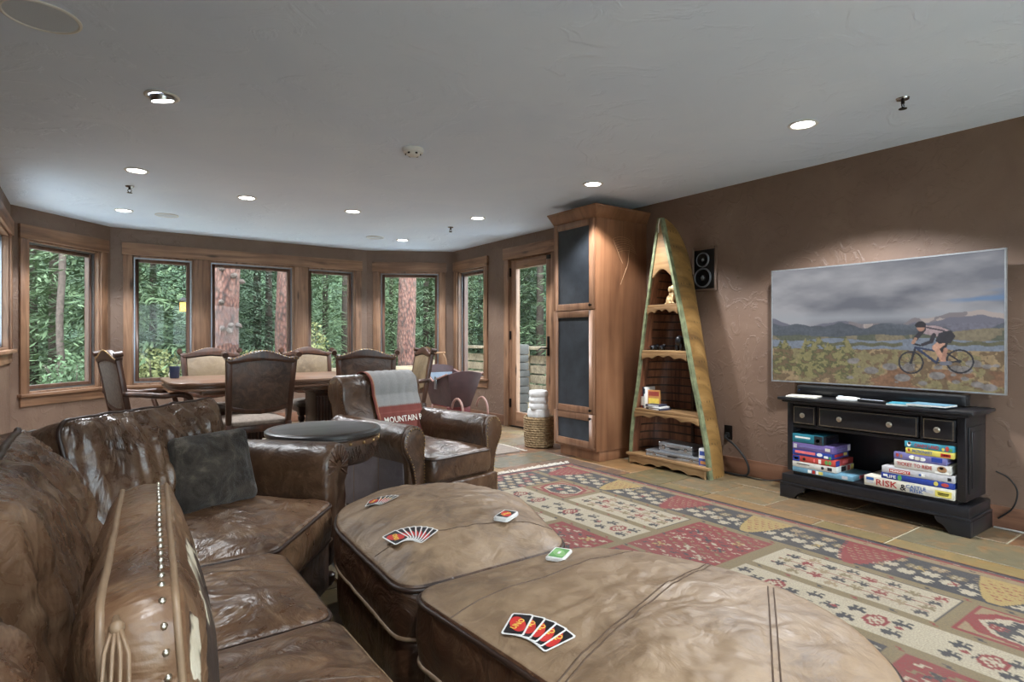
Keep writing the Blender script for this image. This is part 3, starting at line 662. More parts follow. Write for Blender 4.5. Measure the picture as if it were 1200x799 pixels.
for k, (y0, y1, wid) in enumerate(((.0, .93, 0), (.97, 1.99, 0))):
    M = lean((-.175, (y0 + y1) / 2, .425), 0, R(15)); hw = (y1 - y0) / 2
    b, loop, l2 = cushion_mesh(rpoly(rect(-hw, hw, 0, .445), .06, 170), 0,   .165, .075, .01, .030, (8, 1.3, 4), 44, 11 + k * 5, M, crownb=.02, fold=gather)
    o = sp(b.obj('back_cushion', 'back_leather', sofa, smooth='all')); piping(loop, .0085, 'piping_leather', o); piping(l2, .007, 'piping_leather', o)
M = lean((*su(2.03, -1.79), .405), R(-45), R(15))
b, loop, l2 = cushion_mesh(rpoly(rect(-.40, .385, 0, .43), .06, 180), 0,   .17, .065, .01, .032, (8, 1.2, 4), 44, 31, M, crownb=.02, fold=gather)
o = sp(b.obj('back_cushion', 'back_leather', sofa, smooth='all')); piping(loop, .0085, 'piping_leather', o); piping(l2, .007, 'piping_leather', o)
prof = [(2.425, .10), (2.425, .30), (2.425, .50)] + arc(2.535, .545, .112, 190, -50, 18) + [(2.60, .42), (2.605, .25), (2.605, .10)]
loops = rolled(prof, (-1.98, -1.215), lambda p, t: (*su(p[0], t), p[1]), .05, wr=.004)
am = sp(loft(MB(), loops).obj('arm', 'armchair_leather', sofa, smooth='all'))
gb = MB()
for k in range(12):
    a = R(190 - 20 * k); gb.tube([(*su(2.535 + .03 * math.cos(a), -1.211), .545 + .03 * math.sin(a)), (*su(2.535 + .1 * math.cos(a), -1.215), .545 + .1 * math.sin(a))], [.003, .005], 5)
gb.obj('gathered_pleats', 'sofa_side_leather', am, smooth='all')
for (x, y) in ((.40, -.5), (.40, .7), (.40, 1.95), (.90, 2.70), (-.48, -.5), (-.48, 1.8), (.22, 3.05)):
    sp(MB().lathe([(.022, 0), (.034, .02), (.034, .045), (.026, .052)], 14, (x, y, 0)).obj('foot', 'dining_dark', sofa, smooth=True))

# leather pillow with hide front and studs
pl = thing('studded_pillow', 'brown leather pillow with brass studs, hide front and a leather tassel on the sofa', 'pillow', (.012, .955, .47))
M = lean((0.04, 0, 0), R(-4.5), R(4))
b, loop, l2 = cushion_mesh(rpoly(rect(-.285, .285, 0, .40), .05, 150), 0, .075, .028, .02, .010, (9, 5, 5), 24, 4.4, M, crownb=.045)
b.obj('pillow_body', 'sofa_leather', pl, smooth='all')
o = piping(l2, .0045, 'piping_light', pl); piping(loop, .004, 'piping_light', pl)
b, _, _ = cushion_mesh(rpoly(rect(-.265, .265, .02, .38), .05, 120), .066, .012, .034, .0, .004, (9, 5, 5), 20, 2.0, M)
b.obj('hide_panel', 'cowhide', pl, smooth='all')
n = len(loop); s_ = MB()
for i in range(0, n, 2): p = Vector(loop[i]); c = M @ Vector((0, .2, .06)); s_.ball(p + (c - p).normalized() * .008 - (M.to_3x3() @ Vector((0, 0, 1))) * .012 + (p - c).normalized() * .012, .0042, 7)
o = s_.obj('stud_row', 'nail_silver', pl, smooth='all'); o['kind'] = 'stuff'
p = M @ Vector((-.28, .395, .02)); tb = MB()
for k in range(4): tb.tube([p, p + Vector((-.010 + .006 * k, -.03 - .004 * k, -.02)), p + Vector((-.018 + .009 * k, -.04, -.12 - .01 * (k % 3)))], [.0025, .002, .0018], 5)
tb.ball(p + Vector((0, -.012, -.006)), .007, 8); tb.obj('tassel', 'piping_light', pl, smooth='all')

fp = thing('fur_pillow', 'small charcoal faux fur cushion leaning in the sofa corner by the arm', 'pillow', (.425, 2.555, .462))
M = lean((0, 0, .012), R(-67), R(17))
b, loop, l2 = cushion_mesh(rpoly(rect(-.152, .152, 0, .285), .025, 120), -.03, .055, .035, .02, .013, (10, 10, 10), 24, 8.8, M, crownb=.02)
b.obj('cushion', 'grey_fur', fp, smooth='all')

# ------------------------------------------------------------------ ottomans
def ottoman(name, label, outline, z0, zt, crown, seams, seed, wr=.008, wsc=(7, 12, 6)):
    cx = sum(p[0] for p in outline) / len(outline); cy = sum(p[1] for p in outline) / len(outline)
    t = thing(name, label, 'ottoman', (cx, cy, .0135))
    loc = [(p[0] - cx, p[1] - cy) for p in outline]; o1 = rpoly(loc, .10, 220)
    b, loop, l2 = cushion_mesh(o1, .235, zt - .235, crown, .012, wr, wsc, 44, seed)
    top = MB(); top.v = b.v; n = 220; edge_rows = 16
    cut = [f for f in b.f if min(f) >= (edge_rows - 1) * n]; side = [f for f in b.f if min(f) < (edge_rows - 1) * n]
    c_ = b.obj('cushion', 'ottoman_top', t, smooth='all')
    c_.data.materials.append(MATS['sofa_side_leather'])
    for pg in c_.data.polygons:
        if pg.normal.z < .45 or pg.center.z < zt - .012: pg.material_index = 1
    piping(loop, .008, 'piping_leather', c_); piping(l2, .007, 'piping_light', c_)
    inner = [(p[0] * .975, p[1] * .975) for p in o1]
    bb, lp, lp2 = cushion_mesh(inner, .05, .18, .0, .008, .006, (6, 6, 6), 4, seed + 2)
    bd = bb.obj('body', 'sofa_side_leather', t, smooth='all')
    bv = BVHTree.FromPolygons([Vector(v) for v in b.v], b.f)
    def drop(x, y):
        h_ = bv.ray_cast(Vector((x - cx, y - cy, 2)), Vector((0, 0, -1))); return .0135 + (h_[0].z if h_[0] is not None else zt)
    for (a, c, dbl) in seams:
        for off in ((-.007, .007) if dbl else (0,)):
            d = Vector((c[0] - a[0], c[1] - a[1])); d.normalize(); pts = []
            for i in range(41):
                x = a[0] + (c[0] - a[0]) * i / 40 - d.y * off; y = a[1] + (c[1] - a[1]) * i / 40 + d.x * off
                h_ = bv.ray_cast(Vector((x - cx, y - cy, 2)), Vector((0, 0, -1)))
                if h_[0] is not None: pts.append(h_[0] + Vector((0, 0, .0003)))
            if len(pts) > 2: MB().tube(pts, .0021, 5).obj('seam', 'seam_dark', c_)
    for k in range(4):
        a = PI / 4 + k * PI / 2; MB().lathe([(.02, 0), (.03, .02), (.03, .045), (.024, .052)], 12, (.22 * math.cos(a), .22 * math.sin(a), 0)).obj('foot', 'dining_dark', t, smooth=True)
    return t, drop
O1 = [(.725, 1.53), (1.35, 1.53), (1.60, 2.16), (1.47, 2.50), (1.13, 2.63), (.86, 2.44), (.765, 2.22)]
O2 = [(.71, 1.475), (1.33, 1.475), (1.50, 1.26), (1.575, 1.05), (1.565, .83), (1.49, .645), (1.35, .5), (1.1, .38), (.85, .40), (.76, .62), (.745, 1.0)]
ot1, drop1 = ottoman('wedge_ottoman', 'domed brown leather wedge ottoman with playing cards, nearer the armchair', O1, 0, .40, .085, [((.74, 1.81), (1.47, 1.67), False)], 2.2, .009)
ot2, drop2 = ottoman('round_ottoman', 'worn tan leather ottoman with rounded end in the foreground', O2, 0, .425, .035, [((.73, 1.27), (1.45, 1.32), False), ((.76, .895), (1.54, 1.11), True), ((.98, .56), (1.53, .90), True)], 7.1, .007)

# playing cards
CW, CL = .056, .087
def card_meshes():
    def rr(w, h, r): return rpoly(rect(-w / 2, w / 2, -h / 2, h / 2), r, 36)
    d = {}
    d['body'] = MB().prism(rr(CW, CL, .005), 0, .0006, 'z').mesh('body'); d['body'].materials.append(MATS['card_white'])
    d['panel'] = MB().prism(rr(CW - .009, CL - .009, .003), .0006, .0008, 'z').mesh('panel'); d['panel'].materials.append(MATS['card_black'])
    el = [(.022 * math.cos(a) * math.cos(.9) - .037 * math.sin(a) * math.sin(.9), .022 * math.cos(a) * math.sin(.9) + .037 * math.sin(a) * math.cos(.9)) for a in [2 * PI * i / 28 for i in range(28)]]
    el = [(x * .72, y) for x, y in el]
    d['oval'] = MB().prism(el, .0008, .001, 'z').mesh('oval'); d['oval'].materials.append(MATS['card_red'])
    for nm in ('card_red', 'card_yellow', 'card_blue', 'card_green'):
        m = d['panel'].copy(); m.materials.clear(); m.materials.append(MATS[nm]); d['p_' + nm] = m
    m = d['oval'].copy(); m.materials.clear(); m.materials.append(MATS['card_pale_green']); d['white_oval'] = m
    return d
CM = card_meshes()
uno_o = lettering('UNO', .042, .016, 'card_yellow', None, TM((0, 0, .001), 0, 0, R(70)), 'lettering', .02); uno = uno_o.data; bpy.data.objects.remove(uno_o)
one_o = lettering('1', .008, .02, 'card_white', None, TM((0, 0, .001)), 'numeral', .02); one = one_o.data; bpy.data.objects.remove(one_o)
def card(x, y, z, rz, label, group, face='back', tilt=(0, 0)):
    t = thing('playing_card', label, 'playing card', (x, y, z), rz, group); t.rotation_euler = (tilt[0], tilt[1], rz)
    for nm, me in (('body', CM['body']),) + ((('panel', CM['panel']), ('oval', CM['oval']), ('lettering', uno)) if face == 'back' else (('panel', CM['p_' + face]), ('oval', CM['white_oval']), ('numeral', one))):
        link(bpy.data.objects.new(nm, me), t)
    return t
def slope(drop, x, y):
    e = .03; zx = (drop(x + e, y) - drop(x - e, y)) / (2 * e); zy = (drop(x, y + e) - drop(x, y - e)) / (2 * e); return zx, zy
def fan(x, y, drop, n, a0, da, label, group, r=.075, faces=None):
    zx, zy = slope(drop, x, y); N = Vector((-zx, -zy, 1)).normalized(); q = Vector((0, 0, 1)).rotation_difference(N)
    z = max(drop(x + dx, y + dy) - (zx * dx + zy * dy) for dx in (-.05, 0, .05) for dy in (-.05, 0, .05))
    for i in range(n):
        a = a0 + da * (i - (n - 1) / 2); d = Vector((math.sin(-a) * r, math.cos(a) * r, .0012 * i + .0006)); d = q @ (d - Vector((math.sin(-a0) * r, math.cos(a0) * r, 0)))
        lb = ('leftmost', 'second', 'third', 'fourth', 'fifth', 'sixth', 'seventh', 'eighth')[n - 1 - i] + ' card' + (' from the left' if i < n - 1 else '') + ' in ' + label
        t = thing('playing_card', lb, 'playing card', (x + d.x, y + d.y, z + d.z), 0, group)
        t.rotation_mode = 'QUATERNION'; t.rotation_quaternion = q @ Matrix.Rotation(a, 3, 'Z').to_quaternion()
        fc_ = (faces or ['back'])[i % len(faces or ['back'])]
        for nm, me in (('body', CM['body']),) + ((('panel', CM['panel']), ('oval', CM['oval']), ('lettering', uno)) if fc_ == 'back' else (('panel', CM['p_' + fc_]), ('oval', CM['white_oval']), ('numeral', one))):
            link(bpy.data.objects.new(nm, me), t)
def stack(x, y, drop, rz, h, label, faces):
    z = max(drop(x + dx, y + dy) for dx in (-.03, 0, .03) for dy in (-.03, 0, .03)) - .002
    t = thing('card_stack', label, 'card deck', (x, y, z), rz); rr = random.Random(4)
    for k in range(8):
        c = link(bpy.data.objects.new('card_layer', CM['body']), t); c.scale = (1, 1, h / 8 / .0006); c.location = (rr.uniform(-.0025, .0025), rr.uniform(-.003, .003), h * k / 8); c.rotation_euler.z = rr.uniform(-.05, .05)
    for nm, me in faces: o = link(bpy.data.objects.new(nm, me), t); o.location.z = h - .0005
fan(.955, 2.215, drop1, 5, R(-60), R(13), 'the small far card fan on the domed ottoman', 'far card fan', faces=['back'])
fan(.875, 1.79, drop1, 8, R(-32), R(11), 'the wide near card fan on the domed ottoman', 'near card fan')
fan(.842, 1.065, drop2, 5, R(-75), R(10), 'the card fan on the rounded tan ottoman', 'foreground card fan', .15)
stack(1.23, 1.74, drop1, R(-62), .015, 'squared deck of red-backed game cards on the domed ottoman', (('panel', CM['panel']), ('oval', CM['oval']), ('lettering', uno)))
stack(1.20, 1.41, drop2, R(-60), .011, 'loose pile of game cards topped by a green card beside the ottoman gap', (('panel', CM['p_card_green']), ('oval', CM['white_oval']), ('numeral', one)))

# ------------------------------------------------------------------ armchair, throw, drum table
ac = thing('armchair', 'dark brown leather club armchair with rolled arms and brass nail trim', 'armchair', (1.715, 3.47, .0135), R(11.5))
ac.scale = (.84, 1, 1)
MB().prism([(-.36, -.43), (.36, -.43), (.355, .40), (-.355, .40)], .07, .30, 'z').obj('base_frame', 'armchair_leather', ac, .015)
for s in (-1, 1):
    cx_ = .375 * s; ins = .285 * s
    prof = [(ins, .08), (ins, .30), (ins, .49)] + (arc(cx_, .53, .098, 200, -45, 16) if s > 0 else [(-x, z) for (x, z) in arc(-cx_, .53, .098, 200, -45, 16)]) + [(.415 * s, .41), (.405 * s, .25), (.405 * s, .08)]
    loops = rolled(prof, (-.40, .38), lambda p, t: (p[0], t, p[1]), .03, wr=.002)
    a_ = loft(MB(), loops).obj('arm', 'armchair_leather', ac, smooth='all')
    sc_ = [(cx_ + (x - cx_) * .93, z) for (x, z) in [(ins, .08), (ins, .49)] + prof[3:-3] + [(.40 * s, .40), (.37 * s, .28), (.385 * s, .08)]]
    MB().prism(sc_, -.425, -.39, 'y').obj('front_panel', 'armchair_leather', a_, .01)
    nb = MB(); n_ = len(sc_)
    for i in range(n_):
        p, q = Vector(sc_[i]), Vector(sc_[(i + 1) % n_])
        if abs(p.y - .08) < .01 and abs(q.y - .08) < .01: continue
        k = max(1, int((q - p).length / .017))
        for j in range(k):
            r_ = p.lerp(q, j / k); cc = Vector((cx_, .53)) if r_.y > .42 else Vector((.345 * s, r_.y)); r_ = cc + (r_ - cc) * .86; nb.ball((r_.x, -.427, r_.y), .0048, 6)
    o = nb.obj('nail_trim', 'nail_brass', a_, smooth='all'); o['kind'] = 'stuff'
    MB().box(.4 * s if s > 0 else -.418, .418 if s > 0 else -.4, -.36, .36, .08, .43).obj('side_panel', 'armchair_side', ac, .006)
    for y in (-.12, .14): MB().box(.418 * s - .0015, .418 * s + .0015, y - .002, y + .002, .085, .425).obj('seam', 'piping_light', ac)
b, loop, l2 = cushion_mesh(rpoly([(-.28, -.47), (.30, -.47), (.28, .25), (-.28, .25)], .05, 130), .30, .135, .04, .012, .005, (6, 8, 6), 26, 5.5)
o = b.obj('seat_cushion', 'armchair_leather', ac, smooth='all'); piping(loop, .006, 'piping_leather', o)
MB().prism([(-.36, -.46), (.37, -.47), (.36, -.40), (-.36, -.40)], .07, .28, 'z').obj('front_rail', 'armchair_leather', ac, .02, 3)
nb = MB()
for i in range(14): nb.ball((.355, -.468, .09 + .014 * i), .0045, 6)
o = nb.obj('nail_trim', 'nail_brass', ac, smooth='all'); o['kind'] = 'stuff'
bp = [(.16, .30), (.215, .45), (.27, .60), (.325, .72)] + arc(.425, .775, .10, 190, -60, 16) + [(.46, .62), (.43, .40), (.41, .09), (.25, .09)]
loops = rolled(bp, (-.375, .375), lambda p, t: (t, p[0], p[1]), .03, wr=.003)
bk = loft(MB(), loops).obj('backrest', 'armchair_leather', ac, smooth='all')
nb = MB(); pc = [(p[0] * .0 + (.40 + (p[0] - .40) * .82), .62 + (p[1] - .62) * .86) for p in bp[2:-2]]
for i in range(len(pc) - 1):
    p, q = Vector(pc[i]), Vector(pc[i + 1]); k = max(1, int((q - p).length / .018))
    for j in range(k):
        r_ = p.lerp(q, j / k)
        for x in (-.372, .372): nb.ball((x, r_.x, r_.y), .0048, 6)
o = nb.obj('nail_trim', 'nail_brass', bk, smooth='all'); o['kind'] = 'stuff'
for (x, y) in ((-.3, -.36), (.3, -.38), (-.3, .34), (.3, .34)): MB().lathe([(.018, 0), (.03, .03), (.034, .06), (.03, .07)], 14, (x, y, 0)).obj('foot', 'dining_dark', ac, smooth=True)

th = thing('throw_blanket', 'grey and rust red woven throw with lettering draped over the armchair back', 'blanket', (1.715, 3.47, .5135), R(11.5))
th.scale = (.87, 1, 1)
path = [(.485, .50), (.50, .58)] + [(.425 + .110 * math.cos(R(a)), .775 + .110 * math.sin(R(a))) for a in range(-50, 186, 12)] + [(.314, .735), (.285, .67), (.258, .60), (.228, .52), (.205, .46), (.192, .425)]
path = [Vector((y, z)) for y, z in path]; PL = [0]
for i in range(len(path) - 1): PL.append(PL[-1] + (path[i + 1] - path[i]).length)
def on_path(t):
    d = t * PL[-1]; i = 0
    while i < len(PL) - 2 and PL[i + 1] < d: i += 1
    return path[i].lerp(path[i + 1], min(1, (d - PL[i]) / (PL[i + 1] - PL[i])))
NU, NV = 60, 150; tv = []; tc = []
GREY, RUST, TAN = S(150, 148, 146), S(120, 52, 40), S(178, 120, 84)
for j in range(NV + 1):
    t = j / NV; p = on_path(t); nrm = on_path(min(1, t + .01)) - on_path(max(0, t - .01)); nrm = Vector((-nrm.y, nrm.x)).normalized()
    for i in range(NU + 1):
        u = i / NU; x = -.125 + .44 * u + .02 * (t - .5); w = .004 * math.sin(u * 17 + t * 5) + .003 * noise.noise(Vector((u * 6, t * 9, 0)))
        q = p - nrm * (.004 + abs(w)) * (1 if nrm.y < 0 or True else 1)
        q = p + (p - Vector((.42, .70))).normalized() * (.006 + abs(w)) if t < .8 else p + Vector((-.9, .4)) * (.006 + abs(w))
        tv.append((x, q.x, q.y - .5))
        zig = .012 * abs(((u * 30) % 1) - .5)
        c = GREY
        if t > .745 + zig: c = RUST
        if .945 < t < .953: c = TAN
        if u < .05 or t < .30: c = RUST
        if .05 <= u < .062: c = TAN
        tc.append(c)
b = MB().add(tv, [(j * (NU + 1) + i, j * (NU + 1) + i + 1, (j + 1) * (NU + 1) + i + 1, (j + 1) * (NU + 1) + i) for j in range(NV) for i in range(NU)])
o = b.obj('cloth', 'throw_cloth', th, smooth='all', fix=False)
ca = o.data.color_attributes.new('Col', 'FLOAT_COLOR', 'POINT'); ca.data.foreach_set('color', np.array(tc, dtype=np.float32).ravel())
md = o.modifiers.new('thickness', 'SOLIDIFY'); md.thickness = .004; md.offset = 1
pm = on_path(.85); sl = math.atan2(.285 - .205, .67 - .46)
lettering('MOUNTAIN R', .365, .042, 'paper', o, TM((.108, pm.x - .024, pm.y - .5 + .006), PI / 2 - sl, 0, 0), 'lettering', .01)
fb = MB(); rr = random.Random(2)
for i in range(40):
    x = -.12 + .44 * i / 39 + .01; e = on_path(1.0); fb.tube([(x, e.x - .008, e.y - .5 + .002), (x + rr.uniform(-.006, .006), e.x - .02, e.y - .5 - .012), (x + rr.uniform(-.01, .01), e.x - .03, e.y - .5 - .016)], .0022, 4)
o = fb.obj('fringe', 'dark_metal', th); o['kind'] = 'stuff'

dt = thing('drum_side_table', 'round hide-wrapped drum side table with brass nail heads beside the armchair', 'side table', (1.03, 3.15, .0135))
MB().lathe([(.001, .612), (.29, .612), (.297, .618), (.297, .634), (.29, .64), (.25, .641), (.001, .641)], 64).obj('table_top', 'drum_wood', dt, smooth=True)
MB().lathe([(.262, .641), (.268, .643), (.274, .641)], 64, ring=True).obj('rim_groove', 'dining_dark', dt, smooth=True)
MB().lathe([(.24, .47), (.262, .49), (.276, .53), (.278, .57), (.274, .611)], 56).obj('drum_body', 'chair_hide_dark', dt, smooth=True)
MB().lathe([(.277, .572), (.287, .574), (.287, .600), (.277, .603)], 64, ring=True).obj('hide_band', 'armchair_leather', dt, smooth=True)
for k in range(22):
    a = k * 2 * PI / 22; MB().ball((.287 * math.cos(a), .287 * math.sin(a), .587), .009, 8).obj('nail_head', 'nail_brass', dt, smooth='all')
hb = MB(); rr = random.Random(6)
for k in range(500): a = rr.uniform(0, 2 * PI); z = rr.uniform(.52, .575); hb.tube([(.279 * math.cos(a), .279 * math.sin(a), z), (.287 * math.cos(a + .01), .287 * math.sin(a + .01), z - .03)], [.002, .0005], 3)
o = hb.obj('hair_fringe', 'chair_hide_dark', dt); o['kind'] = 'stuff'
for k in range(3):
    a = R(100 + 120 * k); x, y = .075 * math.cos(a), .075 * math.sin(a)
    MB().lathe([(.022, 0), (.028, .03), (.018, .06), (.026, .16), (.03, .28), (.02, .38), (.03, .42), (.03, .47)], 14, (x * 1.1, y * 1.1, 0)).obj('leg', 'dining_dark', dt, smooth=True)
MB().lathe([(.001, .14), (.14, .14), (.145, .15), (.14, .16), (.001, .16)], 32).obj('lower_shelf', 'drum_wood', dt, smooth=True)
# ------------------------------------------------------------------ dining set
def dining_chair(arms=False):
    t = thing('dining_chair', 'x', 'chair', (0, 0, 0), 0, 'carved dining chairs around the table')
    M = TM((0, -.21, .45), R(10))
    for s in (-1, 1):
        b = MB(); b.frust(*sorted((.205 * s, .245 * s)), -.02, .02, -.02, *sorted((.222 * s, .268 * s)), -.02, .02, .535, M); b.obj('back_post', 'dining_dark', t, .006)
        MB().frust(*sorted((.19 * s, .23 * s)), -.30, -.26, 0, *sorted((.205 * s, .25 * s)), -.235, -.19, .45).obj('leg', 'dining_dark', t, .005)
        prof = [(.016, 0), (.026, .015), (.028, .05), (.016, .075), (.024, .10), (.030, .20), (.022, .27), (.034, .30), (.034, .33), (.024, .345)]
        MB().lathe(prof, 16, (.205 * s, .205, 0)).obj('leg', 'dining_dark', t, smooth=True)
        MB().box(.165 * s if s > 0 else -.24, .24 if s > 0 else -.165, .165, .24, .345, .42).obj('leg_block', 'dining_dark', t, .005)
    top = [(-.285 + .57 * i / 24, .55 + .035 * math.cos((i / 24 - .5) * 2 * PI) + (.012 if i in (0, 24) else 0)) for i in range(25)]
    low = [(.24, .485), (.12, .50), (0, .512), (-.12, .50), (-.24, .485)]
    tr_ = MB().prism(top + low, -.026, .026, 'y', M).obj('top_rail', 'dining_dark', t, .008)
    for s in (-1, 1): MB().cyl((.275 * s, -.03, .555), (.275 * s, .03, .555), .022, n=14, M=M).obj('scroll', 'dining_dark', tr_, smooth=True)
    nb = MB()
    for i in range(1, 24): nb.ball(M @ Vector((top[i][0], -.024, top[i][1] + .004)), .006, 6)
    o = nb.obj('nail_row', 'nail_brass', tr_, smooth='all'); o['kind'] = 'stuff'
    bot = [(-.225, .155), (-.12, .125), (0, .115), (.12, .125), (.225, .155), (.225, .115), (.12, .085), (0, .075), (-.12, .085), (-.225, .115)]
    MB().prism(bot, -.018, .018, 'y', M).obj('lower_rail', 'dining_dark', t, .005)
    pan = [(-.215, .15), (-.11, .122), (0, .113), (.11, .122), (.215, .15), (.226, .484), (.12, .50), (0, .512), (-.12, .50), (-.226, .484)]
    MB().prism(pan, -.016, -.002, 'y', M).obj('back_panel', 'seat_fabric' if arms else 'chair_hide_dark', t, .005)
    pan2 = [(p[0] * .96, .315 + (p[1] - .315) * .95) for p in pan]
    MB().prism(pan2, -.001, .024, 'y', M).obj('front_panel', 'chair_hide_tan', t, .010)
    MB().prism([(-.225, -.21), (.225, -.21), (.245, .235), (-.245, .235)], .375, .43, 'z').obj('seat_rail', 'dining_dark', t, .008)
    b, lp, _ = cushion_mesh(rpoly([(-.225, -.20), (.225, -.20), (.25, .245), (-.25, .245)], .05, 80), .43, .035, .035, .01, .002, (5, 5, 5), 12, 1.0)
    b.obj('seat_cushion', 'seat_fabric', t, smooth='all')
    b = MB().cyl((-.205, .19, .16), (-.205, -.25, .16), .014, n=10).cyl((.205, .19, .16), (.205, -.25, .16), .014, n=10).cyl((-.205, 0, .16), (.205, 0, .16), .014, n=10); b.obj('stretcher', 'dining_dark', t, smooth=True)
    if arms:
        for s in (-1, 1):
            pts = [(.25 * s, -.27, .685), (.268 * s, -.15, .675), (.275 * s, 0, .655), (.28 * s, .12, .66), (.275 * s, .19, .64), (.275 * s, .215, .605), (.275 * s, .19, .59)]
            MB().tube(smooth_path(pts, 4), [.022] * 5 + [.024] * 16 + [.022, .020, .017, .014], 10).obj('arm', 'dining_dark', t, smooth='all')
            MB().tube([(.245 * s, .10, .42), (.26 * s, .13, .52), (.275 * s, .09, .645)], [.018, .022, .018], 9).obj('arm_support', 'dining_dark', t, smooth='all')
    return t
c1 = dining_chair(); c2 = dining_chair(True)
def seat(src, x, y, rz, label, first=False):
    c = src if first else copy_tree(src); c.location = (x, y, .0125); c.rotation_euler = (0, 0, R(rz)); c['label'] = label; return c
seat(c1, 1.10, 5.19, 3, 'carved dining chair with a dark hide back, nearest us at the table', True)
seat(c1, 2.15, 5.37, -20, 'dark carved dining chair seen from behind, just above the armchair back')
seat(c1, 1.02, 6.30, 182, 'tan-backed dining chair facing us at the left of the far side of the table')
seat(c1, 1.97, 6.30, 180, 'tan-backed dining chair facing us at the right of the far side of the table')
seat(c2, .43, 5.78, -77, 'carved wooden armchair in profile at the left head of the dining table', True)
seat(c2, 2.68, 5.80, 82, 'carved dining armchair at the right head of the table, in front of the sleigh')
tb = thing('dining_table', 'long brown wooden dining table with moulded edge and fluted pedestals', 'dining table', (1.52, 5.79, .0125))
def slab(w, d, r, z0, z1, nm, bev): return MB().prism(rpoly(rect(-w, w, -d, d), r, 100), z0, z1, 'z').obj(nm, 'dining_table_wood', tb, bev)
slab(.99, .54, .26, .738, .765, 'table_top', .008); slab(.965, .515, .24, .716, .7375, 'edge_moulding', .006); slab(.98, .53, .25, .695, .7155, 'lower_edge', .007)
MB().box(-.75, .75, -.33, .33, .645, .694).obj('apron', 'dining_table_wood', tb, .006)
for x in (-.34, .34):
    p = MB().box(x - .10, x + .10, -.17, .17, .12, .60).obj('pedestal', 'dining_dark', tb, .01)
    for k in range(7): MB().cyl((x - .09 + .03 * k, -.172, .15), (x - .09 + .03 * k, -.172, .57), .011, n=8).obj('flute', 'dining_dark', p, smooth=True)
    MB().box(x - .13, x + .13, -.20, .20, .601, .644).obj('pedestal_cap', 'dining_dark', tb, .012)
    MB().prism([(-.40, 0), (.40, 0), (.38, .06), (.2, .12), (-.2, .12), (-.38, .06)], x - .06, x + .06, 'x').obj('foot', 'dining_dark', tb, .01)
MB().box(-.24, .24, -.03, .03, .2, .28).obj('stretcher', 'dining_dark', tb, .006)
mg = thing('mug', 'small dark blue cup on the left end of the dining table', 'mug', (.635, 6.04, .778))
MB().lathe([(.034, 0), (.037, .006), (.043, .105), (.040, .105), (.034, .012), (.001, .010)], 24).obj('cup', 'mug_blue', mg, smooth=True)
MB().box(-.044, -.040, -.016, .016, .015, .05).obj('print', 'paper', mg)
dr2 = MB().prism(rpoly(rect(.06, 3.56, 4.72, 7.0), .02, 60), .001, .012, 'z').obj('dining_rug', 'seat_fabric'); tag(dr2, 'pale cream rug under the dining table beyond the armchair', 'rug')
fb = MB(); rr = random.Random(12)
for i in range(150): y = 4.73 + 2.15 * i / 150; fb.tube([(3.56, y, .006), (3.60 + rr.uniform(-.01, .02), y + rr.uniform(-.01, .01), .003)], .003, 4)
o = fb.obj('fringe', 'fringe', dr2); o['kind'] = 'stuff'

# ------------------------------------------------------------------ sleigh
sl_ = thing('toy_sleigh', 'antique maroon wooden push sleigh with curled red runners by the bay window', 'sleigh', (3.66, 6.38, 0.0125))
def panel(name, q, mat, th):
    q = [Vector(p) for p in q]; n = (q[1] - q[0]).cross(q[-1] - q[0]).normalized() * th; b = MB(); k = len(q)
    b.add(q + [p + n for p in q], [tuple(range(k)), tuple(range(2 * k - 1, k - 1, -1))] + [(i, i + k, (i + 1) % k + k, (i + 1) % k) for i in range(k)]); return b.obj(name, mat, sl_, .003)
zb, zt_ = .30, .70
top_arch = [(.235 - .47 * i / 10, -.34 - .01, zt_ + .035 * math.sin(PI * i / 10)) for i in range(11)]
panel('front_board', [(-.13, -.25, zb), (.13, -.25, zb)] + top_arch, 'maroon_paint', .014)
panel('back_board', [(.13, .24, zb), (-.13, .24, zb)] + [(-x, .33, z + .06) for (x, y, z) in top_arch], 'maroon_paint', .014)
for s in (-1, 1):
    q = [(.13 * s, -.25, zb), (.13 * s, .24, zb), (.235 * s, .33, zt_ + .02), (.235 * s, .12, zt_ - .03), (.235 * s, .0, zt_ - .10), (.235 * s, -.12, zt_ - .06), (.235 * s, -.34, zt_)]
    panel('side_board', q if s < 0 else q[::-1], 'maroon_paint', .014)
    MB().tube([(.243 * s, .33, zt_ + .02), (.243 * s, .12, zt_ - .03), (.243 * s, .0, zt_ - .10), (.243 * s, -.12, zt_ - .06), (.243 * s, -.34, zt_)], .010, 8).obj('top_trim', 'rose_paint', sl_, smooth='all')
    pts = [(.17 * s, .42, .025), (.17 * s, .0, .025), (.17 * s, -.40, .03), (.17 * s, -.50, .06)] + [(.17 * s, -.46 - .13 * math.sin(R(a)), .25 - .17 * math.cos(R(a))) for a in range(30, 260, 16)]
    MB().tube(pts, .014, 9).obj('runner', 'rose_paint', sl_, smooth='all')
    for y in (-.2, .2): MB().tube([(.17 * s, y, .02), (.14 * s, y, .30)], .012, 8).obj('runner_post', 'rose_paint', sl_, smooth='all')
    MB().tube([(.20 * s, .30, .45), (.19 * s, .42, .70), (.18 * s, .44, .86), (.14 * s, .46, .94)], .012, 8).obj('handle_arm', 'bent_wood', sl_, smooth='all')
MB().cyl((-.18, .455, .935), (.18, .455, .935), .013, n=10).obj('handle_bar', 'bent_wood', sl_, smooth=True)
MB().box(-.13, .13, -.25, .24, zb - .012, zb).obj('floor_board', 'red_paint', sl_, .003)
MB().box(-.19, .19, -.46, -.43, .20, .225).obj('cross_bar', 'rose_paint', sl_, .003); MB().box(-.16, .16, -.215, -.185, .18, .29).obj('cross_brace', 'red_paint', sl_, .003)
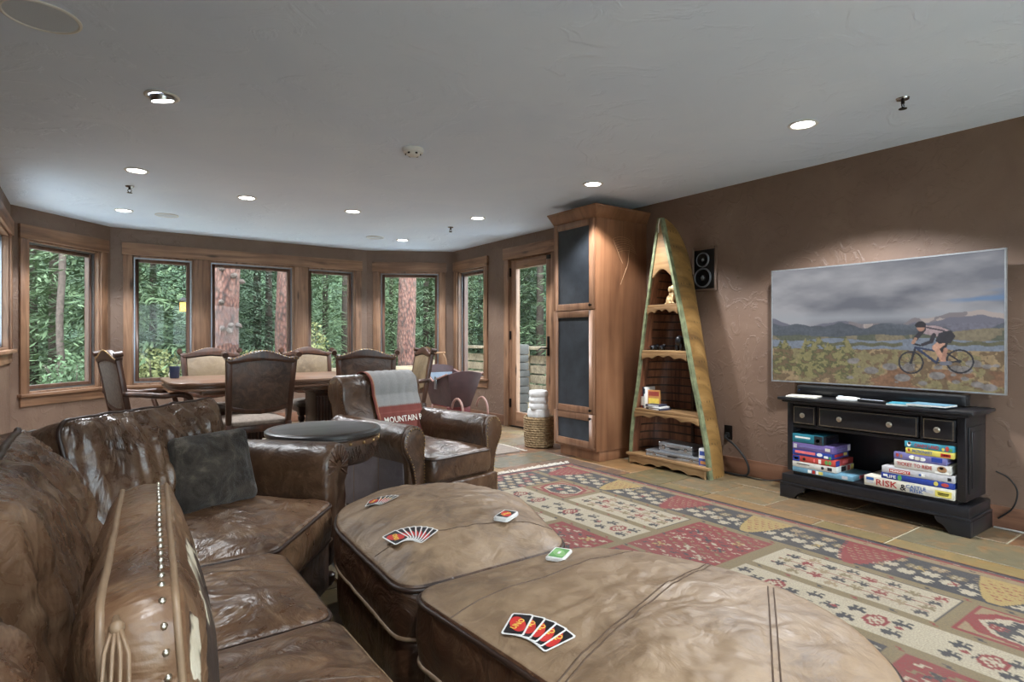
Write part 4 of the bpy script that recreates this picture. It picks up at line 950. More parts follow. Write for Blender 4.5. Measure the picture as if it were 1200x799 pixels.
panel('lining', [(-.12, .225, zb + .06), (.12, .225, zb + .06), (.20, .30, zt_ - .01), (-.20, .30, zt_ - .01)], 'sleigh_lining', .006)
MB().box(-.254, -.240, -.10, -.05, zt_ - .19, zt_ - .04).obj('latch', 'steel_strip', sl_, .002)

# ------------------------------------------------------------------ basket
bk_ = thing('wicker_basket', 'round woven seagrass basket on the floor beside the tall cabinet', 'basket', (3.86, 4.86, 0.001))
MB().lathe([(.001, .004), (.135, .004), (.15, .12), (.155, .32), (.145, .32), (.14, .12), (.13, .015), (.001, .015)], 36).obj('basket_shell', 'wicker', bk_, smooth=True)
wv = MB()
for k in range(13):
    z = .018 + .0235 * k; r = .142 + .014 * min(1, z / .16); wv.tube([((r + .005 * math.sin(i * PI + k * PI)) * math.cos(2 * PI * i / 44), (r + .005 * math.sin(i * PI + k * PI)) * math.sin(2 * PI * i / 44), z + (.004 if (i + k) % 2 else -.004)) for i in range(44)], .0105, 6, True)
o = wv.obj('woven_coils', 'wicker', bk_, smooth='all'); o['kind'] = 'stuff'
for k, (z, w, d, h, rz, lab) in enumerate(((.20, .10, .085, .20, 20, 'white rolled blanket standing in the basket, lower one'), (.40, .10, .09, .19, -12, 'white folded blanket on top of the roll in the basket'))):
    t = thing('folded_blanket', lab, 'blanket', (3.84, 4.845, z), R(rz + 70), 'white blankets in the basket')
    for j in range(3 if k else 2):
        b, lp, _ = cushion_mesh(rpoly(rect(-w, w, -d, d), .05, 60), j * h / (3 if k else 2), h / (3 if k else 2) - .004, .008, .05, .005, (9, 9, 9), 10, k + j)
        b.obj('fold', 'towel_white', t, smooth='all')

# ------------------------------------------------------------------ tall cabinet
cb = thing('tall_cabinet', 'tall alder cabinet with three chalkboard doors and crown moulding', 'cabinet', (4.085, 4.18, 0))
cx0, cx1, cy0, cy1 = -.335, .342, -.29, .295
MB().box(cx0 + .001, cx1, cy0, cy1, .10, 2.285).obj('body', 'cabinet_wood', cb, .003)
MB().box(cx0 + .06, cx1 - .01, cy0 + .02, cy1 - .02, 0, .099).obj('toe_kick', 'cabinet_wood', cb, .002)
b = MB().frust(cx0 - .004, cx1, cy0 - .004, cy1 + .004, 2.24, cx0 - .05, cx1, cy0 - .05, cy1 + .05, 2.335); b.box(cx0 - .054, cx1, cy0 - .054, cy1 + .054, 2.336, 2.35); b.obj('crown_moulding', 'cabinet_wood', cb, .002)
for (z0, z1, kz) in ((.125, .435, .40), (.442, 1.392, .475), (1.402, 2.235, 1.44)):
    d = MB(); x0, x1 = cx0 - .022, cx0; y0, y1 = cy0 + .012, cy1 - .012; w = .06
    d.box(x0, x1, y0, y0 + w, z0, z1).box(x0, x1, y1 - w, y1, z0, z1).box(x0, x1, y0 + w, y1 - w, z1 - w, z1).box(x0, x1, y0 + w, y1 - w, z0, z0 + w)
    dd = d.obj('door', 'cabinet_front_wood', cb, .002)
    MB().box(x1 - .012, x1 - .002, y0 + w - .003, y1 - w + .003, z0 + w - .003, z1 - w + .003).obj('chalkboard_panel', 'chalkboard', dd)
    MB().lathe([(.006, 0), (.006, .012), (.013, .018), (.013, .026), (.008, .03)], 14, M=TM((x0, y0 + .03, kz), 0, -PI / 2)).obj('knob', 'dark_metal', dd, smooth=True)
ck = MB(); plain('chalk_smear', S(176, 138, 106), .9)
for i in range(7):
    ck.tube([(-.12 + .012 * i + .25 * t, cy0 - .0005, 2.02 - .02 * i + .07 * math.sin(PI * (t * .6 + .2))) for t in [k / 10 for k in range(11)]], .0016, 4)
ck.tube([(-.12, cy0 - .0005, 2.06), (-.03, cy0 - .0005, 1.9), (.01, cy0 - .0005, 1.84)], .002, 4); ck.tube([(.10, cy0 - .0005, 2.0), (.08, cy0 - .0005, 1.84), (-.02, cy0 - .0005, 1.64)], .002, 4)
o = ck.obj('chalk_scribble', 'chalk_smear', cb); o['kind'] = 'stuff'

# ------------------------------------------------------------------ canoe bookshelf
CX, CY = 4.05, 3.32
cn = thing('canoe_bookshelf', 'half wooden canoe standing upright as a bookcase with green gunwales', 'bookcase', (CX, CY, 0))
hw_pts = [(0, .425), (.25, .40), (.5, .355), (.75, .30), (1.03, .25), (1.27, .205), (1.5, .155), (1.7, .115), (1.9, .07), (2.05, .038), (2.16, .014), (2.18, .008)]
def interp(pts, z):
    if z <= pts[0][0]: return pts[0][1]
    for (a, b_), (c, d) in zip(pts, pts[1:]):
        if z <= c: return b_ + (d - b_) * (z - a) / (c - a)
    return pts[-1][1]
def hw(z): return interp(hw_pts, z)
def yc(z): return .035 * z
def dep(z): return .33 if z < 1.72 else max(.03, .33 * math.sqrt(max(0, 1 - ((z - 1.72) / .47) ** 2)))
def hull_pt(z, th, off=0.0):
    c, s_ = math.cos(th), math.sin(th); e = .5
    w = hw(z) - off; d = dep(z) - off
    bul = 1.0 + .16 * math.sin(th) ** 2 * (hw(z) < .3) * 0
    return (max(0, d) * abs(s_) ** e, yc(z) + max(.002, w) * (1 if c >= 0 else -1) * abs(c) ** e, z)
ZS = [2.18 * (i / 60) for i in range(61)]
def hull(off, name, mat, x_off=0):
    b = MB(); n = 32
    vs = [hull_pt(z, PI * k / n, off) for z in ZS for k in range(n + 1)]
    b.add(vs, [(i * (n + 1) + k, i * (n + 1) + k + 1, (i + 1) * (n + 1) + k + 1, (i + 1) * (n + 1) + k) for i in range(60) for k in range(n)]); return b
hull(0, '', '').obj('hull', 'canoe_hull', cn, smooth='all')
hull(.014, '', '').obj('inner_planking', 'canoe_inside', cn, smooth='all')
for k in range(26):
    z = .13 + .072 * k; pts = [hull_pt(z, PI * (.02 + .96 * i / 28), .020) for i in range(29)]; b = MB()
    vs = []
    for p in pts: q = Vector((0, yc(z), z)); d_ = (q - Vector(p)); d_.z = 0; d_.normalize(); vs += [(p[0], p[1], z - .007), (p[0], p[1], z + .007), (p[0] + d_.x * .006, p[1] + d_.y * .006, z + .006), (p[0] + d_.x * .006, p[1] + d_.y * .006, z - .006)]
    b.add(vs, [(4 * i + a, 4 * i + (a + 1) % 4, 4 * i + 4 + (a + 1) % 4, 4 * i + 4 + a) for i in range(28) for a in range(4)]); b.obj('rib', 'canoe_rib', cn)
MB().box(.285, .305, -.045, -.02, .06, 1.7).obj('keelson', 'canoe_rib', cn, .003)
for s in (-1, 1):
    b = MB(); loops = []
    for z in ZS: y = yc(z) + s * hw(z); loops.append([(-.022, y + .012, z), (.022, y + .012, z), (.022, y - .012, z), (-.022, y - .012, z)])
    loft(b, loops); b.obj('gunwale', 'green_paint', cn)
dk = []
for i in range(13): z = 1.66 + .48 * i / 12; dk.append((yc(z) + hw(z) - .008, z))
dkl = [(2 * yc(z) - y, z) for y, z in dk]
arch = [(yc(1.66) + (hw(1.66) - .02) * (1 - 2 * i / 12), 1.66 + .075 * math.sin(PI * i / 12)) for i in range(1, 12)]
MB().prism(dk + dkl[::-1] + arch[::-1], -.012, .012, 'x').obj('bow_deck', 'shelf_pine', cn, .002)
MB().tube([(-.03, yc(2.17) - .01, 2.17), (-.035, yc(2.1), 2.12), (-.03, yc(2.1) + .005, 2.05)], .004, 6).obj('painter_rope', 'fringe', cn)
def scallop(z, n=5, depth=.02, h=.055):
    w = hw(z) - .012; pts = [(yc(z) - w, z), (yc(z) + w, z)]
    return [(yc(z) - w, z - .001), (yc(z) + w, z - .001)] + [(yc(z) + w * (1 - 2 * i / 40), z - h + depth * abs(math.sin(PI * n * i / 40)) - .012 * math.cos(PI * i / 20)) for i in range(41)]
for z in (1.405, 1.005, .48, .075):
    w = hw(z); b = MB(); o1 = [hull_pt(z, PI * i / 24, .022) for i in range(25)]
    pts = [(.0, yc(z) + w - .02)] + [(p[0], p[1]) for p in o1[1:-1]] + [(.0, yc(z) - w + .02)]
    if z < .1: pts = [(-.05, yc(z) + w + .02), (.0, yc(z) + w + .02)] + pts + [(.0, yc(z) - w - .02), (-.05, yc(z) - w - .02)]
    else: pts = [(-.018, yc(z) + w - .014)] + pts + [(-.018, yc(z) - w + .014)]
    sh = MB().prism(pts, z, z + .024, 'z').obj('shelf', 'shelf_pine', cn, .003)
    MB().prism(scallop(z, 4 if z > .1 else 5, .02, .05 if z > .1 else .066), -.024 if z > .1 else -.04, -.006 if z > .1 else -.02, 'x').obj('scalloped_apron', 'shelf_pine', sh, .002)
# objects on the canoe shelves
def blob(t, name, mat, parts, vox=.004):
    b = MB()
    for c, r in parts: b.ball(c, r, 12)
    o = b.obj(name, mat, t, smooth='all'); m = o.modifiers.new('fuse', 'REMESH'); m.mode = 'VOXEL'; m.voxel_size = vox; m.use_smooth_shade = True
    m2 = o.modifiers.new('soft', 'SMOOTH'); m2.iterations = 3; return o
dg = thing('dog_figurine', 'golden sitting puppy figurine on the top canoe shelf', 'figurine', (4.14, 3.345, 1.4295), R(-20))
blob(dg, 'body', 'gold_figurine', [((0, .02, .045), (.04, .045, .045)), ((0, -.005, .085), (.034, .034, .045)), ((0, -.02, .135), (.034, .034, .036)), ((0, -.055, .128), (.017, .024, .015)), ((-.018, -.035, .04), (.012, .013, .042)), ((.018, -.035, .04), (.012, .013, .042)), ((-.018, -.045, .008), (.014, .02, .009)), ((.018, -.045, .008), (.014, .02, .009)), ((-.038, 0, .03), (.018, .034, .03)), ((.038, 0, .03), (.018, .034, .03)), ((-.036, -.012, .13), (.009, .018, .028)), ((.036, -.012, .13), (.009, .018, .028)), ((0, .085, .014), (.013, .045, .012)), ((-.04, -.03, .01), (.013, .026, .010)), ((.04, -.03, .01), (.013, .026, .010))])
MB().ball((0, -.079, .133), (.007, .005, .005), 8).obj('nose', 'black_figurine', dg, smooth='all')
for s in (-1, 1): MB().ball((.014 * s, -.050, .147), .0042, 8).obj('eye', 'black_figurine', dg, smooth='all')
br = thing('bear_figurine', 'black standing bear figurine on the second canoe shelf', 'figurine', (4.15, 3.235, 1.0295), R(90))
blob(br, 'body', 'black_figurine', [((0, .02, .075), (.038, .07, .04)), ((0, .055, .085), (.036, .042, .045)), ((0, -.04, .085), (.034, .035, .036)), ((0, -.085, .088), (.024, .028, .024)), ((0, -.11, .080), (.012, .018, .011)), ((-.024, .06, .03), (.016, .02, .034)), ((.024, .06, .03), (.016, .02, .034)), ((-.022, -.035, .03), (.014, .017, .034)), ((.022, -.045, .03), (.014, .017, .034)), ((-.017, -.08, .112), .008), ((.017, -.08, .112), .008), ((-.024, .05, .006), (.016, .024, .008)), ((.024, .05, .006), (.016, .024, .008)), ((-.022, -.045, .006), (.014, .022, .008)), ((.022, -.055, .006), (.014, .022, .008))])
for (y, rz, lab) in ((3.55, 80, 'small dark animal figurine at the left of the second canoe shelf'), (3.46, 100, 'small dark animal figurine beside the black bear')):
    t = thing('animal_figurine', lab, 'figurine', (4.14, y, 1.0295), R(rz))
    blob(t, 'body', 'black_figurine', [((0, 0, .026), (.02, .036, .020)), ((0, -.04, .036), (.014, .016, .014)), ((0, -.056, .032), (.007, .01, .007)), ((-.012, .02, .01), (.008, .01, .011)), ((.012, .02, .01), (.008, .01, .011)), ((-.011, -.022, .01), (.007, .009, .011)), ((.011, -.022, .01), (.007, .009, .011)), ((-.009, -.036, .05), .005), ((.009, -.036, .05), .005), ((0, .045, .03), (.006, .02, .006))], .003)
z_ = .5045
def dvd(x, y, z, w, d, h, rz, mat, label, grp):
    t = thing('disc_case', label, 'disc case', (x, y, z), R(rz), grp)
    MB().box(-w / 2, w / 2, -d / 2, d / 2, 0, h).obj('case', mat, t, .002)
    if h > .1: MB().box(-w / 2 - .0006, -w / 2, -d * .42, d * .42, h * .12, h * .55).obj('cover_print', 'paper' if mat != 'dvd_orange' else 'card_yellow', t); MB().box(-w / 2 - .0006, -w / 2, -d * .42, d * .42, h * .68, h * .92).obj('title_print', 'dvd_dark' if mat != 'dvd_orange' else 'dvd_red', t)
    else: MB().box(-w / 2 - .0006, -w / 2, -d * .40, d * .3, h * .25, h * .75).obj('spine_print', 'card_white', t)
for k, m_ in enumerate(('dvd_red', 'dvd_dark', 'card_white')): dvd(4.16, 3.655 - .0175 * k, z_, .135, .0145, .19, 0, m_, ('red-spined', 'dark-spined', 'white-spined')[k] + ' disc case standing upright on the third canoe shelf', 'disc cases on the canoe shelf')
dvd(4.14, 3.548, z_, .016, .13, .165, 5, 'dvd_orange', 'orange-covered case facing out on the third canoe shelf', 'disc cases on the canoe shelf')
for k, m_ in enumerate(('dvd_dark', 'card_white', 'dvd_dark')): dvd(4.11 - .004 * k, 3.475 + .008 * k, z_ + .0155 * k, .13, .185 - .02 * k, .015, -8 + 9 * k, m_, ('bottom', 'middle', 'topmost')[k] + ' flat disc case of the small pile on the third canoe shelf', 'disc cases on the canoe shelf')
def case(name, x, y, z, w, d, h, rz, label):
    t = thing(name, label, 'case', (x, y, z), R(rz), 'silver cases in the canoe'); MB().box(-w / 2, w / 2, -d / 2, d / 2, 0, h * .48).obj('lower_shell', 'aluminium', t, .006); MB().box(-w / 2, w / 2, -d / 2, d / 2, h * .52, h).obj('lid', 'aluminium', t, .006)
    MB().box(-w / 2 + .003, w / 2 - .003, -d / 2 + .003, d / 2 - .003, h * .46, h * .54).obj('seam_band', 'dark_metal', t)
    for s in (-1, 1):
        MB().box(-w / 2 - .006, -w / 2, d * .33 * s - .016, d * .33 * s + .016, h * .3, h * .75).obj('latch', 'chrome', t, .002)
        for zz in (0, 1): MB().ball((-w / 2 + .006, s * (d / 2 - .006), zz * h + (.007 if not zz else -.007)), .010, 8).obj('corner_cap', 'chrome', t, smooth='all')
    MB().tube([(-w / 2, -.045, h * .5), (-w / 2 - .016, -.04, h * .45), (-w / 2 - .016, .04, h * .45), (-w / 2, .045, h * .5)], .005, 7).obj('handle', 'black_plastic', t, smooth='all')
case('poker_case', 4.14, 3.27, .0995, .20, .56, .055, 4, 'long flat silver case on the bottom canoe shelf')
case('small_case', 4.15, 3.26, .156, .18, .34, .075, 2, 'smaller silver case stacked on the long flat case')
t = thing('game_tin', 'blue and white upright box at the right end of the bottom canoe shelf', 'box', (4.075, 2.965, .0995), R(8))
MB().box(-.03, .03, -.038, .038, 0, .14).obj('box_body', 'card_white', t, .002); MB().box(-.0308, -.030, -.037, .037, .004, .06).obj('blue_print', 'card_blue', t); MB().box(-.0312, -.0308, -.025, .025, .014, .04).obj('orange_print', 'dvd_orange', t); MB().box(-.031, -.030, -.03, .03, .085, .12).obj('title_print', 'card_blue', t)

# wall speaker, outlet, cords
spk = thing('wall_speaker', 'recessed wall speaker with two black cones right of the canoe', 'speaker', (4.429, 3.225, 1.745))
b = MB(); w, h_ = .128, .195; b.box(-.012, -.001, -w, -w + .022, -h_, h_).box(-.012, -.001, w - .022, w, -h_, h_).box(-.012, -.001, -w + .022, w - .022, h_ - .022, h_).box(-.012, -.001, -w + .022, w - .022, -h_, -h_ + .022); b.obj('frame', 'wall_plaster', spk, .002)
MB().box(-.006, -.001, -w + .022, w - .022, -h_ + .022, h_ - .022).obj('baffle', 'lens_black', spk)
for (z, r) in ((.083, .066), (-.075, .088)):
    Ms = TM((-.007, 0.012, z), 0, -PI / 2)
    MB().lathe([(r * .84, 0), (r, 0), (r, .008), (r * .9, .014), (r * .84, .010)], 32, M=Ms, ring=True).obj('surround', 'speaker_grey', spk, smooth=True)
    MB().lathe([(.001, .006), (r * .25, .007), (r * .3, -.0005), (r * .55, .002), (r * .84, .009), (r * .84, .0), (.001, -.001)], 32, M=Ms).obj('cone', 'lens_black', spk, smooth=True)
    MB().lathe([(.001, .016), (r * .14, .013), (r * .22, .006), (.001, .005)], 20, M=Ms).obj('dust_cap', 'speaker_grey', spk, smooth=True)
ol = thing('wall_outlet', 'dark wall outlet plate low on the wall right of the canoe', 'outlet', (4.429, 2.985, .335))
MB().box(-.007, -.0005, -.038, .038, -.06, .06).obj('plate', 'dark_metal', ol, .003); MB().box(-.03, -.007, -.016, .016, -.04, 0).obj('plug', 'black_rubber', ol, .004)
tag(MB().tube(smooth_path([(4.39, 2.985, .315), (4.35, 2.96, .30), (4.33, 2.86, .25), (4.33, 2.77, .16), (4.33, 2.735, .08), (4.33, 2.76, .025), (4.33, 2.86, .012), (4.34, 2.98, .012)]), .009, 8).obj('power_cord', 'black_rubber', smooth='all'), 'thick black power cord looping down from the wall outlet to the floor', 'cord')
tag(MB().tube(smooth_path([(4.36, 2.80, .008), (4.35, 2.65, .008), (4.37, 2.5, .03), (4.40, 2.36, .09), (4.405, 2.32, .12)]), .005, 7).obj('thin_cord', 'black_rubber', smooth='all'), 'thin dark cord running along the floor to the television stand', 'cord')
tag(MB().tube(smooth_path([(4.40, 1.16, .34), (4.40, 1.10, .31), (4.40, 1.06, .24), (4.40, 1.08, .14), (4.405, 1.15, .06)]), .0045, 7).obj('thin_cord', 'black_rubber', smooth='all'), 'thin dark cord bowing out from the right side of the television stand', 'cord')
tag(MB().tube([(4.40, 1.17, .006), (4.402, .9, .006), (4.402, .3, .006)], .006, 6).obj('white_cable', 'white_plastic', smooth='all'), 'white cable lying along the foot of the baseboard at far right', 'cable')
# ------------------------------------------------------------------ television
TVY0, TVY1, TVZ0, TVZ1 = 1.095, 2.516, .812, 1.648
tv = thing('television', 'large curved silver-framed television on the wall showing a mountain biker', 'television', (4.36, 1.805, 1.23))
def tvx(s): return -.055 + .045 * (1 - (2 * s - 1) ** 2)
TW, TH = TVY1 - TVY0, TVZ1 - TVZ0
def tvp(s, t, off=0.0): return (tvx(s) + off, TW / 2 - TW * s, TH / 2 - TH * t)
def vnoise(x, y, seed=0):
    rs = np.random.RandomState(seed); g = rs.rand(64, 64); xi = np.floor(x).astype(int); yi = np.floor(y).astype(int); fx = x - xi; fy = y - yi; fx = fx * fx * (3 - 2 * fx); fy = fy * fy * (3 - 2 * fy)
    a = g[xi % 64, yi % 64]; b_ = g[(xi + 1) % 64, yi % 64]; c = g[xi % 64, (yi + 1) % 64]; d = g[(xi + 1) % 64, (yi + 1) % 64]
    return (a * (1 - fx) + b_ * fx) * (1 - fy) + (c * (1 - fx) + d * fx) * fy
def fbm(x, y, o=4, seed=0): return sum(vnoise(x * 2 ** k, y * 2 ** k, seed + k) * .5 ** k for k in range(o)) / sum(.5 ** k for k in range(o))
def L3(r, g, b_): return np.array(S(r, g, b_)[:3])
def poly_mask(px, py, pts):
    m = np.zeros(px.shape, bool); n = len(pts)
    for i in range(n):
        (x1, y1), (x2, y2) = pts[i], pts[(i + 1) % n]
        c = ((y1 > py) != (y2 > py)) & (px < (x2 - x1) * (py - y1) / ((y2 - y1) if y2 != y1 else 1e-9) + x1); m ^= c
    return m
def seg_mask(px, py, a, c, w):
    ax, ay = a; dx, dy = c[0] - ax, c[1] - ay; t = np.clip(((px - ax) * dx + (py - ay) * dy) / (dx * dx + dy * dy + 1e-12), 0, 1)
    return np.hypot(px - ax - t * dx, py - ay - t * dy) < w
NS, NTT = 400, 234
s, t = np.meshgrid(np.linspace(0, 1, NS + 1), np.linspace(0, 1, NTT + 1)); s = s.ravel(); t = t.ravel()
x = s * TW / TH; y = t                                   # x in units of the picture height
cl = fbm(x * 2.2 + 3, y * 6, 5, 1)[:, None]; cl2 = fbm(x * 1.6 + 9, y * 9, 4, 8)[:, None]
cl = np.clip((cl - .5) * 2.4 + .5, 0, 1); col = L3(92, 94, 103) * (1 - cl) + L3(146, 146, 150) * cl
blue = np.clip((cl2 - .42) * 6, 0, 1) * np.clip(1.3 - abs(t[:, None] - .34 + .06 * (s[:, None] - .7)) / .09, 0, 1) * np.clip(s[:, None] * 3 - 1.1, 0, 1) * .85; col = col * (1 - blue) + L3(84, 112, 146) * blue
warm = np.clip(1 - abs(t[:, None] - .44) / .07, 0, 1) * .75; col = col * (1 - warm) + L3(142, 146, 152) * warm
def ridge(base, amp, fr, seed): return base - amp * (fbm(x * fr, x * 0 + 1.5, 4, seed) - .4)
r1 = ridge(.478, .24, 2.0, 3); m = t > r1; sn = fbm(x * 9, y * 12, 3, 5); col[m] = (L3(96, 96, 108) + 0 * sn[m][:, None]); mm = m & (t < r1 + .035) & (s > .38); col[mm] = np.where((sn[mm] > .48)[:, None], L3(150, 140, 136), L3(112, 106, 110))
r2 = ridge(.535, .24, 2.6, 12); m = t > r2; col[m] = L3(70, 76, 84) * (.55 + 1.0 * fbm(x * 5 + y * 9, y * 16, 4, 61)[m][:, None])
r3 = ridge(.60, .07, 1.8, 20) - .04 * np.clip((s - .6) * 3, 0, 1); m = t > r3; col[m] = np.where((sn[m] > .5)[:, None], L3(112, 104, 86), L3(78, 82, 70))
lk = (t > .625 + .012 * np.sin(x * 9)) & (t < .72); col[lk] = L3(106, 114, 126)
for (t0, a, b_) in ((.665, .2, .62), (.70, .0, .1), (.655, .78, 1.0)): m = (abs(t - t0 - .006 * np.sin(x * 40)) < .014) & (s > a) & (s < b_); col[m] = L3(84, 84, 66)
gnd = t > .705 + .02 * (fbm(x * 14, y * 0, 3, 30) - .5); g1 = fbm(x * 30, y * 40, 3, 40); g2 = fbm(x * 6, y * 9, 3, 44)
gc = np.where((g1 > .5)[:, None], L3(136, 118, 90), L3(98, 82, 62)); gc = np.where(((g2 > .52) & (g1 > .42))[:, None], L3(116, 108, 78), gc); red = (g2 < .45) & (t > .85) & (s > .4); gc = np.where(red[:, None], L3(112, 84, 64) * (.5 + .9 * g1[:, None]), gc); col[gnd] = gc[gnd]
rsn = np.random.RandomState(4)
for k in range(46):                                        # young pines at the left of the picture
    px, py = rsn.uniform(.0, .66), rsn.uniform(.74, .97); hgt = rsn.uniform(.09, .2); wd = hgt * .42; dy = (py - y) / hgt
    m = (dy > 0) & (dy < 1) & (abs(x - px) < wd * (1 - dy) * (.65 + .5 * abs(np.sin(dy * 24)))) & (g1 > .36); col[m] = np.where((g1[m] > .52)[:, None], L3(118, 112, 76), L3(76, 78, 52))
for k in range(26):
    px, py = rsn.uniform(.6, 1.7), rsn.uniform(.78, .97); m = np.hypot((x - px) / 1.9, y - py) < rsn.uniform(.006, .03); col[m] = (L3(118, 114, 112) * (.5 + .8 * g1[:, None]))[m]
ws = TW / TH
def SX(a): return a * ws
fw, rw = (SX(.653), .804), (SX(.843), .785); DK = L3(36, 38, 46)
for c in (fw, rw):
    d = np.hypot(x - c[0], y - c[1]); m = (d < .089) & (d > .077); col[m] = DK; col[d < .012] = DK
    for k in range(10): m = seg_mask(x, y, c, (c[0] + .08 * math.cos(k * PI / 5), c[1] + .08 * math.sin(k * PI / 5)), .0012); col[m] = L3(70, 68, 66)
bb, st_, hd_ = (SX(.755), .80), (SX(.775), .70), (SX(.672), .685)
for a, c, w, cc in ((fw, hd_, .008, DK), (hd_, bb, .009, L3(44, 54, 78)), (hd_, (SX(.765), .715), .007, L3(44, 54, 78)), (bb, st_, .007, L3(44, 54, 78)), (bb, rw, .006, DK), (rw, st_, .006, DK), (st_, (SX(.782), .655), .006, DK), ((SX(.66), .655), (SX(.69), .67), .007, DK)): col[seg_mask(x, y, a, c, w)] = cc
hip, sh_, kn, ft = (SX(.800), .605), (SX(.705), .545), (SX(.752), .685), (SX(.785), .795)
col[seg_mask(x, y, (SX(.79), .61), (SX(.775), .70), .026)] = L3(40, 40, 44)
col[seg_mask(x, y, kn, ft, .017)] = L3(168, 128, 108); col[seg_mask(x, y, (SX(.775), .65), kn, .024)] = L3(176, 136, 116); col[seg_mask(x, y, (SX(.79), .70), (SX(.782), .77), .014)] = L3(150, 112, 96)
col[seg_mask(x, y, (SX(.775), .803), (SX(.805), .80), .015)] = L3(96, 98, 108)
col[poly_mask(x, y, [(SX(.70), .515), (SX(.76), .522), (SX(.805), .555), (SX(.79), .60), (SX(.745), .60), (SX(.70), .575)])] = L3(150, 132, 134)
col[poly_mask(x, y, [(SX(.765), .575), (SX(.81), .555), (SX(.828), .60), (SX(.81), .65), (SX(.765), .655), (SX(.75), .635)])] = L3(42, 42, 48)
for a, c, w, cc in ((sh_, (SX(.672), .62), .017, L3(46, 44, 50)), ((SX(.672), .62), (SX(.662), .65), .012, L3(150, 118, 100)), ((SX(.745), .59), (SX(.735), .64), .015, L3(46, 44, 50)), ((SX(.735), .64), (SX(.70), .665), .012, L3(46, 44, 50)), ((SX(.71), .53), (SX(.785), .56), .006, L3(66, 60, 68))): col[seg_mask(x, y, a, c, w)] = cc
col[np.hypot(x - SX(.693), y - .535) < .027] = L3(150, 114, 98); col[(np.hypot((x - SX(.692)) / 1.25, y - .515) < .03) & (y < .532)] = L3(38, 36, 42)
fine = .72 + .56 * fbm(x * 70, y * 70, 2, 77)[:, None]; col = np.where((t > .5)[:, None], col * fine, col)
b = MB().grid(lambda u, v: tvp(u, v), NS, NTT); pic = b.obj('screen', 'tv_picture', tv, fix=False, smooth='all')
ca = pic.data.color_attributes.new('Col', 'FLOAT_COLOR', 'POINT'); ca.data.foreach_set('color', np.concatenate([col, np.ones((len(col), 1))], 1).astype(np.float32).ravel())
fr = MB(); n = 40; bw = .009
for (za, zb_) in ((TH / 2, TH / 2 + bw), (-TH / 2 - bw, -TH / 2)):
    loft(fr, [[(tvx(i / n) - .004, TW / 2 - TW * i / n, za), (tvx(i / n) + .02, TW / 2 - TW * i / n, za), (tvx(i / n) + .02, TW / 2 - TW * i / n, zb_), (tvx(i / n) - .004, TW / 2 - TW * i / n, zb_)] for i in range(n + 1)])
for sg, u in ((1, 0), (-1, 1)): fr.box(tvx(u) - .004, tvx(u) + .02, min(sg * TW / 2, sg * (TW / 2 + bw)), max(sg * TW / 2, sg * (TW / 2 + bw)), -TH / 2 - bw, TH / 2 + bw)
fr.obj('frame', 'screen_frame', tv)
loft(MB(), [[(tvx(i / n) + .004, TW / 2 - TW * i / n, TH / 2), (tvx(i / n) + .034, TW / 2 - TW * i / n, TH / 2 - .02), (tvx(i / n) + .034, TW / 2 - TW * i / n, -TH / 2 + .02), (tvx(i / n) + .004, TW / 2 - TW * i / n, -TH / 2)] for i in range(n + 1)]).obj('rear_shell', 'black_plastic', tv)
MB().box(.02, .069, -.25, .25, -.18, .18).obj('wall_mount', 'dark_metal', tv, .004)

# ------------------------------------------------------------------ television stand with games
ts = thing('television_stand', 'black distressed wood console with three drawers and bracket feet under the television', 'console', (4.24, 1.745, 0))
def tb_(x0, x1, y0, y1, z0, z1, nm, bev=.003, mat='black_wood', par=None): return MB().box(x0 - 4.24, x1 - 4.24, y0 - 1.745, y1 - 1.745, z0, z1).obj(nm, mat, par or ts, bev)
tb_(4.035, 4.42, 1.165, 2.325, .694, .716, 'table_top', .006); tb_(4.055, 4.42, 1.19, 2.30, .678, .693, 'top_moulding', .005)
tb_(4.085, 4.42, 1.215, 1.257, .19, .677, 'side_panel'); tb_(4.085, 4.42, 2.233, 2.275, .19, .677, 'side_panel'); tb_(4.40, 4.42, 1.258, 2.232, .19, .677, 'rear_panel')
tb_(4.085, 4.40, 1.258, 2.232, .505, .525, 'drawer_rail'); tb_(4.085, 4.40, 1.258, 2.232, .664, .677, 'top_rail')
for y_ in (1.432, 2.052): tb_(4.087, 4.40, y_, y_ + .014, .526, .663, 'divider')
tb_(4.085, 4.40, 1.258, 2.232, .168, .189, 'bottom_shelf')
for (a, c, ks) in ((1.262, 1.428, (1.345,)), (1.450, 2.048, (1.60, 1.90)), (2.070, 2.228, (2.149,))):
    d = tb_(4.075, 4.10, a, c, .531, .658, 'drawer', .004); tb_(4.071, 4.0745, a + .012, c - .012, .541, .648, 'drawer_field', .002, par=d)
    fr = MB()
    for (p, q, r_, s2) in ((a + .008, a + .010, .538, .651), (c - .010, c - .008, .538, .651), (a + .008, c - .008, .649, .651), (a + .008, c - .008, .538, .540)): fr.box(-.1695, -.168, p - 1.745, q - 1.745, r_, s2)
    fr.obj('worn_trim', 'worn_edge', d)
    for ky in ks: MB().lathe([(.006, 0), (.006, .010), (.016, .016), (.017, .024), (.010, .028)], 16, M=TM((4.071 - 4.24, ky - 1.745, .595), 0, -PI / 2)).obj('knob', 'nail_silver', d, smooth=True)
for s_, y_ in ((-1, 1.214), (1, 2.2755)):
    yy = sorted((y_, y_ + .008 * s_)); tb_(4.12, 4.39, *yy, .23, .62, 'raised_panel', .004)
    yy2 = sorted((y_ + .0085 * s_, y_ + .013 * s_)); tb_(4.15, 4.36, *yy2, .26, .59, 'raised_field', .004)
tb_(4.055, 4.42, 1.19, 2.30, .10, .167, 'plinth', .005); tb_(4.046, 4.42, 1.18, 2.31, .092, .108, 'plinth_bead', .004)
